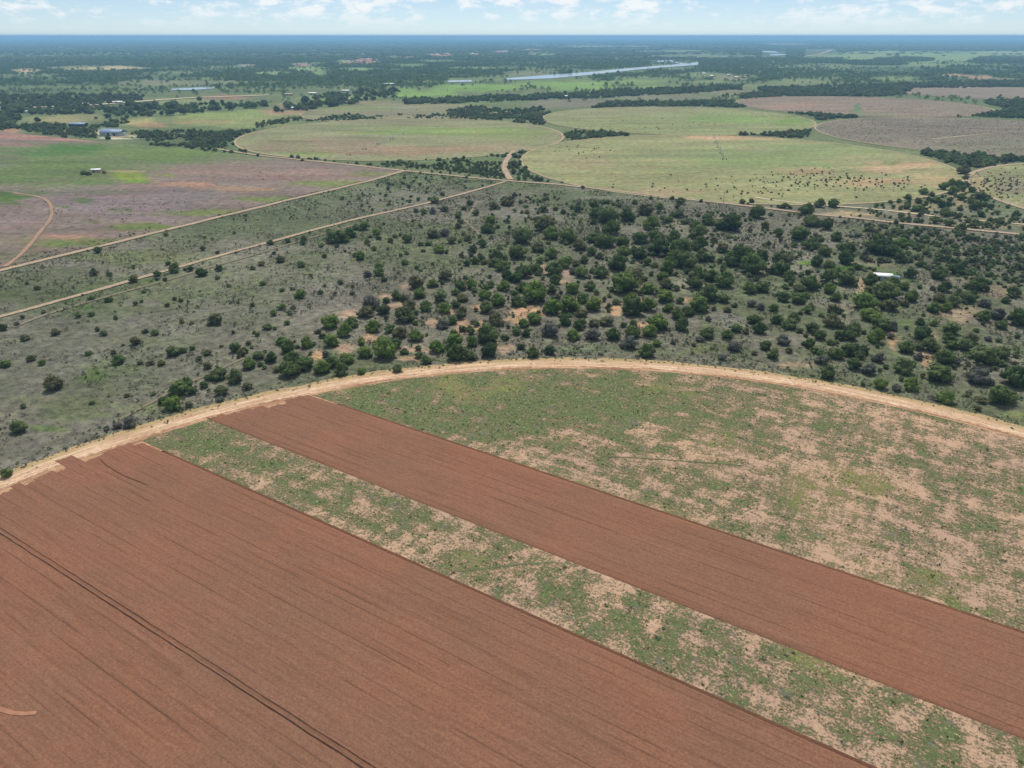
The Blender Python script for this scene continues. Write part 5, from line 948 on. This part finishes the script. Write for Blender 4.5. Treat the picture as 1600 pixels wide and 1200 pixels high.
for (x, y, l, w, c, lb) in hs:
    shed('house', x, y, l, w, 3.0, 1.3, rng.uniform(-.3, .3), M['white_roof'] if c == 'white' else M['red_wall'], M['wall'] if c == 'white' else M['red_wall'], lb, 'house', ((.4, .08),), 2, 'scattered far houses')
vil = [(1100, 116), (1112, 120), (1150, 122), (1162, 121), (1165, 118), (1138, 118), (1187, 102), (1130, 90), (575, 93), (560, 97), (588, 95), (603, 92), (640, 91), (652, 90.5), (682, 86), (700, 85), (738, 85), (790, 81), (832, 78), (545, 97), (1400, 60.5 + 12), (1280, 74.5), (1310, 72)]
vil.sort()
for vi, (x, y) in enumerate(vil):
    d = P(x, y)[1]; k = min(4.0, max(1.0, d / 2600))
    shed('house', x, y, 11 * k, 7 * k, 3 * k ** .5, 1.4 * k ** .5, rng.uniform(-.5, .5), M['white_roof'] if rng.random() < .6 else M['red_wall'], M['wall'], 'tiny pale village house in the hazy distance, %s from the left' % ORD[vi], 'house', ((.4, .1),), 1, 'tiny far village houses')
# concrete apron of the big shed
g = P(182, 216); o = boxes('concrete_apron', [(-22, 24, -4.0, 3.0, 0.05, .16)], M['concrete']); o.location = (g[0], g[1] - 5, 0); o.rotation_euler = (0, 0, math.radians(-10)); tag(o, 'pale concrete apron in front of the big farm shed', 'apron', kind='structure')

def pole(px, py, h):
    g = P(px, py); e = bpy.data.objects.new('utility_pole', None); col.objects.link(e); e.location = (g[0], g[1], 0)
    v, q = tube([(0, 0, -.05), (0, 0, h * .5), (0, 0, h)], [.17, .14, .11], 8); link('post', mesh_np('post', v, q, None, M['wood']), e)
    arm = boxes('crossarm', [(-.9, .9, -.06, .06, h - .7, h - .58)], M['wood'], e)
    for s in (-.75, 0, .75): boxes('insulator', [(s - .05, s + .05, -.05, .05, h - .578, h - .36)], M['steel'], arm)
    tag(e, 'single wooden utility pole beside the long sand road', 'pole')
pole(1130, 316.5, 9.0)

def pivot(cx, cy, ang, length, nspan, label, h=3.6):
    """centre pivot irrigation machine: centre tower, arched pipe spans with truss rods, wheeled towers"""
    e = bpy.data.objects.new('irrigation_machine', None); col.objects.link(e); e.location = (cx, cy, .2); e.rotation_euler = (0, 0, ang)
    sl = length / nspan
    ct = boxes('centre_tower', [(-.1, .1, -.1, .1, 0, h + 1.0)], M['steel'], e)
    for sx in (-1, 1):
        for sy in (-1, 1):
            v, q = tube([(sx * 1.5, sy * 1.5, 0), (sx * .2, sy * .2, h)], [.09, .07], 5); link('leg', mesh_np('leg', v, q, None, M['steel']), ct)
    xs = np.linspace(0, 1, 7)
    path = [(xs_ * sl, 0, h + .9 * math.sin(math.pi * xs_)) for xs_ in xs]; v, q = tube(path, [.13] * 7, 6)
    vs, qs, b = [v], [q], len(v)
    for s in (-1, 1):
        low = [(xs_ * sl, s * .6 * math.sin(math.pi * xs_), h - 1.0 * math.sin(math.pi * xs_) ** .6 if 0 < xs_ < 1 else h) for xs_ in xs]
        v, q = tube(low, [.04] * 7, 4); vs.append(v); qs.append(q + b); b += len(v)
        for a, c in zip(path[1:-1], low[1:-1]):
            v, q = tube([a, c], [.035, .035], 4); vs.append(v); qs.append(q + b); b += len(v)
    sp = mesh_np('span', np.concatenate(vs), np.concatenate(qs), None, M['steel'])
    vs, qs, b = [], [], 0
    for s in (-1, 1):
        v, q = tube([(0, s * 1.9, .7), (0, s * .15, h)], [.08, .07], 5); vs.append(v); qs.append(q + b); b += len(v)
    v, q = tube([(0, -1.9, .7), (0, 1.9, .7)], [.1, .1], 5); vs.append(v); qs.append(q + b)
    fr = mesh_np('tower', np.concatenate(vs), np.concatenate(qs), None, M['steel'])
    th = np.linspace(0, 2 * math.pi, 13)[:-1]; ring = np.array([(0.0, .68 * math.cos(a), .68 * math.sin(a)) for a in th]); hub = ring * .45
    wv = np.concatenate([ring + [-.18, 0, 0], ring + [.18, 0, 0], hub + [-.18, 0, 0], hub + [.18, 0, 0]]); wq = []
    for i in range(12):
        j = (i + 1) % 12; wq += [(i, j, 12 + j, 12 + i), (i, 24 + i, 24 + j, j), (12 + i, 12 + j, 36 + j, 36 + i), (24 + i, 36 + i, 36 + j, 24 + j)]
    wm = mesh_np('wheel', wv, wq, None, M['tyre'])
    for k in range(nspan):
        o = link('span', sp, e); o.location = (k * sl, 0, 0)
        tw = link('tower', fr, e); tw.location = ((k + 1) * sl, 0, 0)
        for s in (-1, 1): w_ = link('wheel', wm, tw); w_.location = (0, s * 1.9, .68)
    tag(e, label, 'irrigation machine', 'centre pivot irrigation machines'); return e
def piv(k, tipx, tipy, nspan, label):
    cx, cy, r_ = PV[k]; t = P(tipx, tipy); a = math.atan2(t[1] - cy, t[0] - cx); pivot(cx, cy, a, min(r_ * .97, float(np.hypot(t[0] - cx, t[1] - cy))), nspan, label)
piv('a', 545, 243, 4, 'long wheeled irrigation arm standing on the left round pasture')
c0 = P(1116, 216); t0 = P(1132, 250)
pivot(c0[0], c0[1], math.atan2(t0[1] - c0[1], t0[0] - c0[0]), float(np.hypot(*(t0 - c0))), 4, 'grey irrigation arm across the large middle pasture')
piv('c', 1035, 186, 1, 'irrigation centre post on the round pasture behind the middle one')
g = P(612, 173); pivot(g[0], g[1], .3, 45, 1, 'short irrigation arm on the olive round pasture behind the left circle')
g = P(1340, 164); pivot(g[0], g[1], -1.5, 50, 1, 'irrigation arm on the far pinkish fallow circle')

# bushes round the little white shed
def few(name, lst, label, mats):
    for i, (x, y, w, t, lb) in enumerate(lst):
        g = P(x, y); m = mpp(*g); e = bpy.data.objects.new(name, None); col.objects.link(e); e.location = (g[0], g[1], 0); s = w * m; e.scale = (s, s, s * .95); e.rotation_euler = (0, 0, i * 1.3)
        link('trunk', TRUNK[i % 3], e); link('crown', CROWN[t][i % 6], e); tag(e, lb, 'tree', label)
few('shade_tree', [(131, 273, 11, 'd', 'dark shade tree left of the small white shed'), (139, 274, 9, 'd', 'dark shade tree close in front of the small white shed'), (163, 271, 7, 'd', 'small dark tree right of the small white shed'), (169, 218, 9, 'd', 'dark tree in front of the big blue grey farm shed'), (169, 184, 11, 'd', 'tall far tree on the bare ground behind the farm sheds'), (150, 186, 6, 'k', 'small greyish tree between the far trees behind the sheds'), (186, 181, 12, 'd', 'wide dark tree right of the tall far tree behind the sheds'), (59, 190, 11, 'd', 'lone umbrella shaped tree on the far pale grass at left'), (265, 172, 13, 'd', 'wide dark tree on the far meadow, left of the pair'), (294, 174, 16, 'd', 'big dark tree on the far meadow, right of the pair'), (202, 166, 14, 'd', 'big dark tree beside the far gravel road'), (360, 165, 9, 'd', 'dark far tree left of two at the meadow edge'), (378, 166, 10, 'd', 'dark far tree right of two at the meadow edge'), (345, 216, 10, 'd', 'taller dark tree in the scrub belt left of the round pasture'), (492, 170, 12, 'd', 'dark tree above the olive round pasture, left of two'), (499, 166, 14, 'd', 'big dark tree above the olive round pasture, right of two'), (312, 157, 9, 'd', 'dark tree standing on the far gravel road')], 'single trees among the far farms', None)

# ------------------------------------------------------------------ air
v, q = box_v(-62000, 62000, -3000, 62000, -3.0, 131.0)
s = NT('hazy_air'); pvn = s.n('ShaderNodeVolumePrincipled'); pvn.inputs['Color'].default_value = (0.34, 0.63, 1.0, 1); pvn.inputs['Density'].default_value = 0.000092; pvn.inputs['Anisotropy'].default_value = 0.0
s.l(pvn.outputs[0], s.out.inputs['Volume'])
hz = link('haze', mesh_np('haze', v, q[:, ::1], None, s.m)); tag(hz, 'thin blue haze in the air over the whole plain', 'haze', kind='stuff')
scene.cycles.volume_bounces = 1
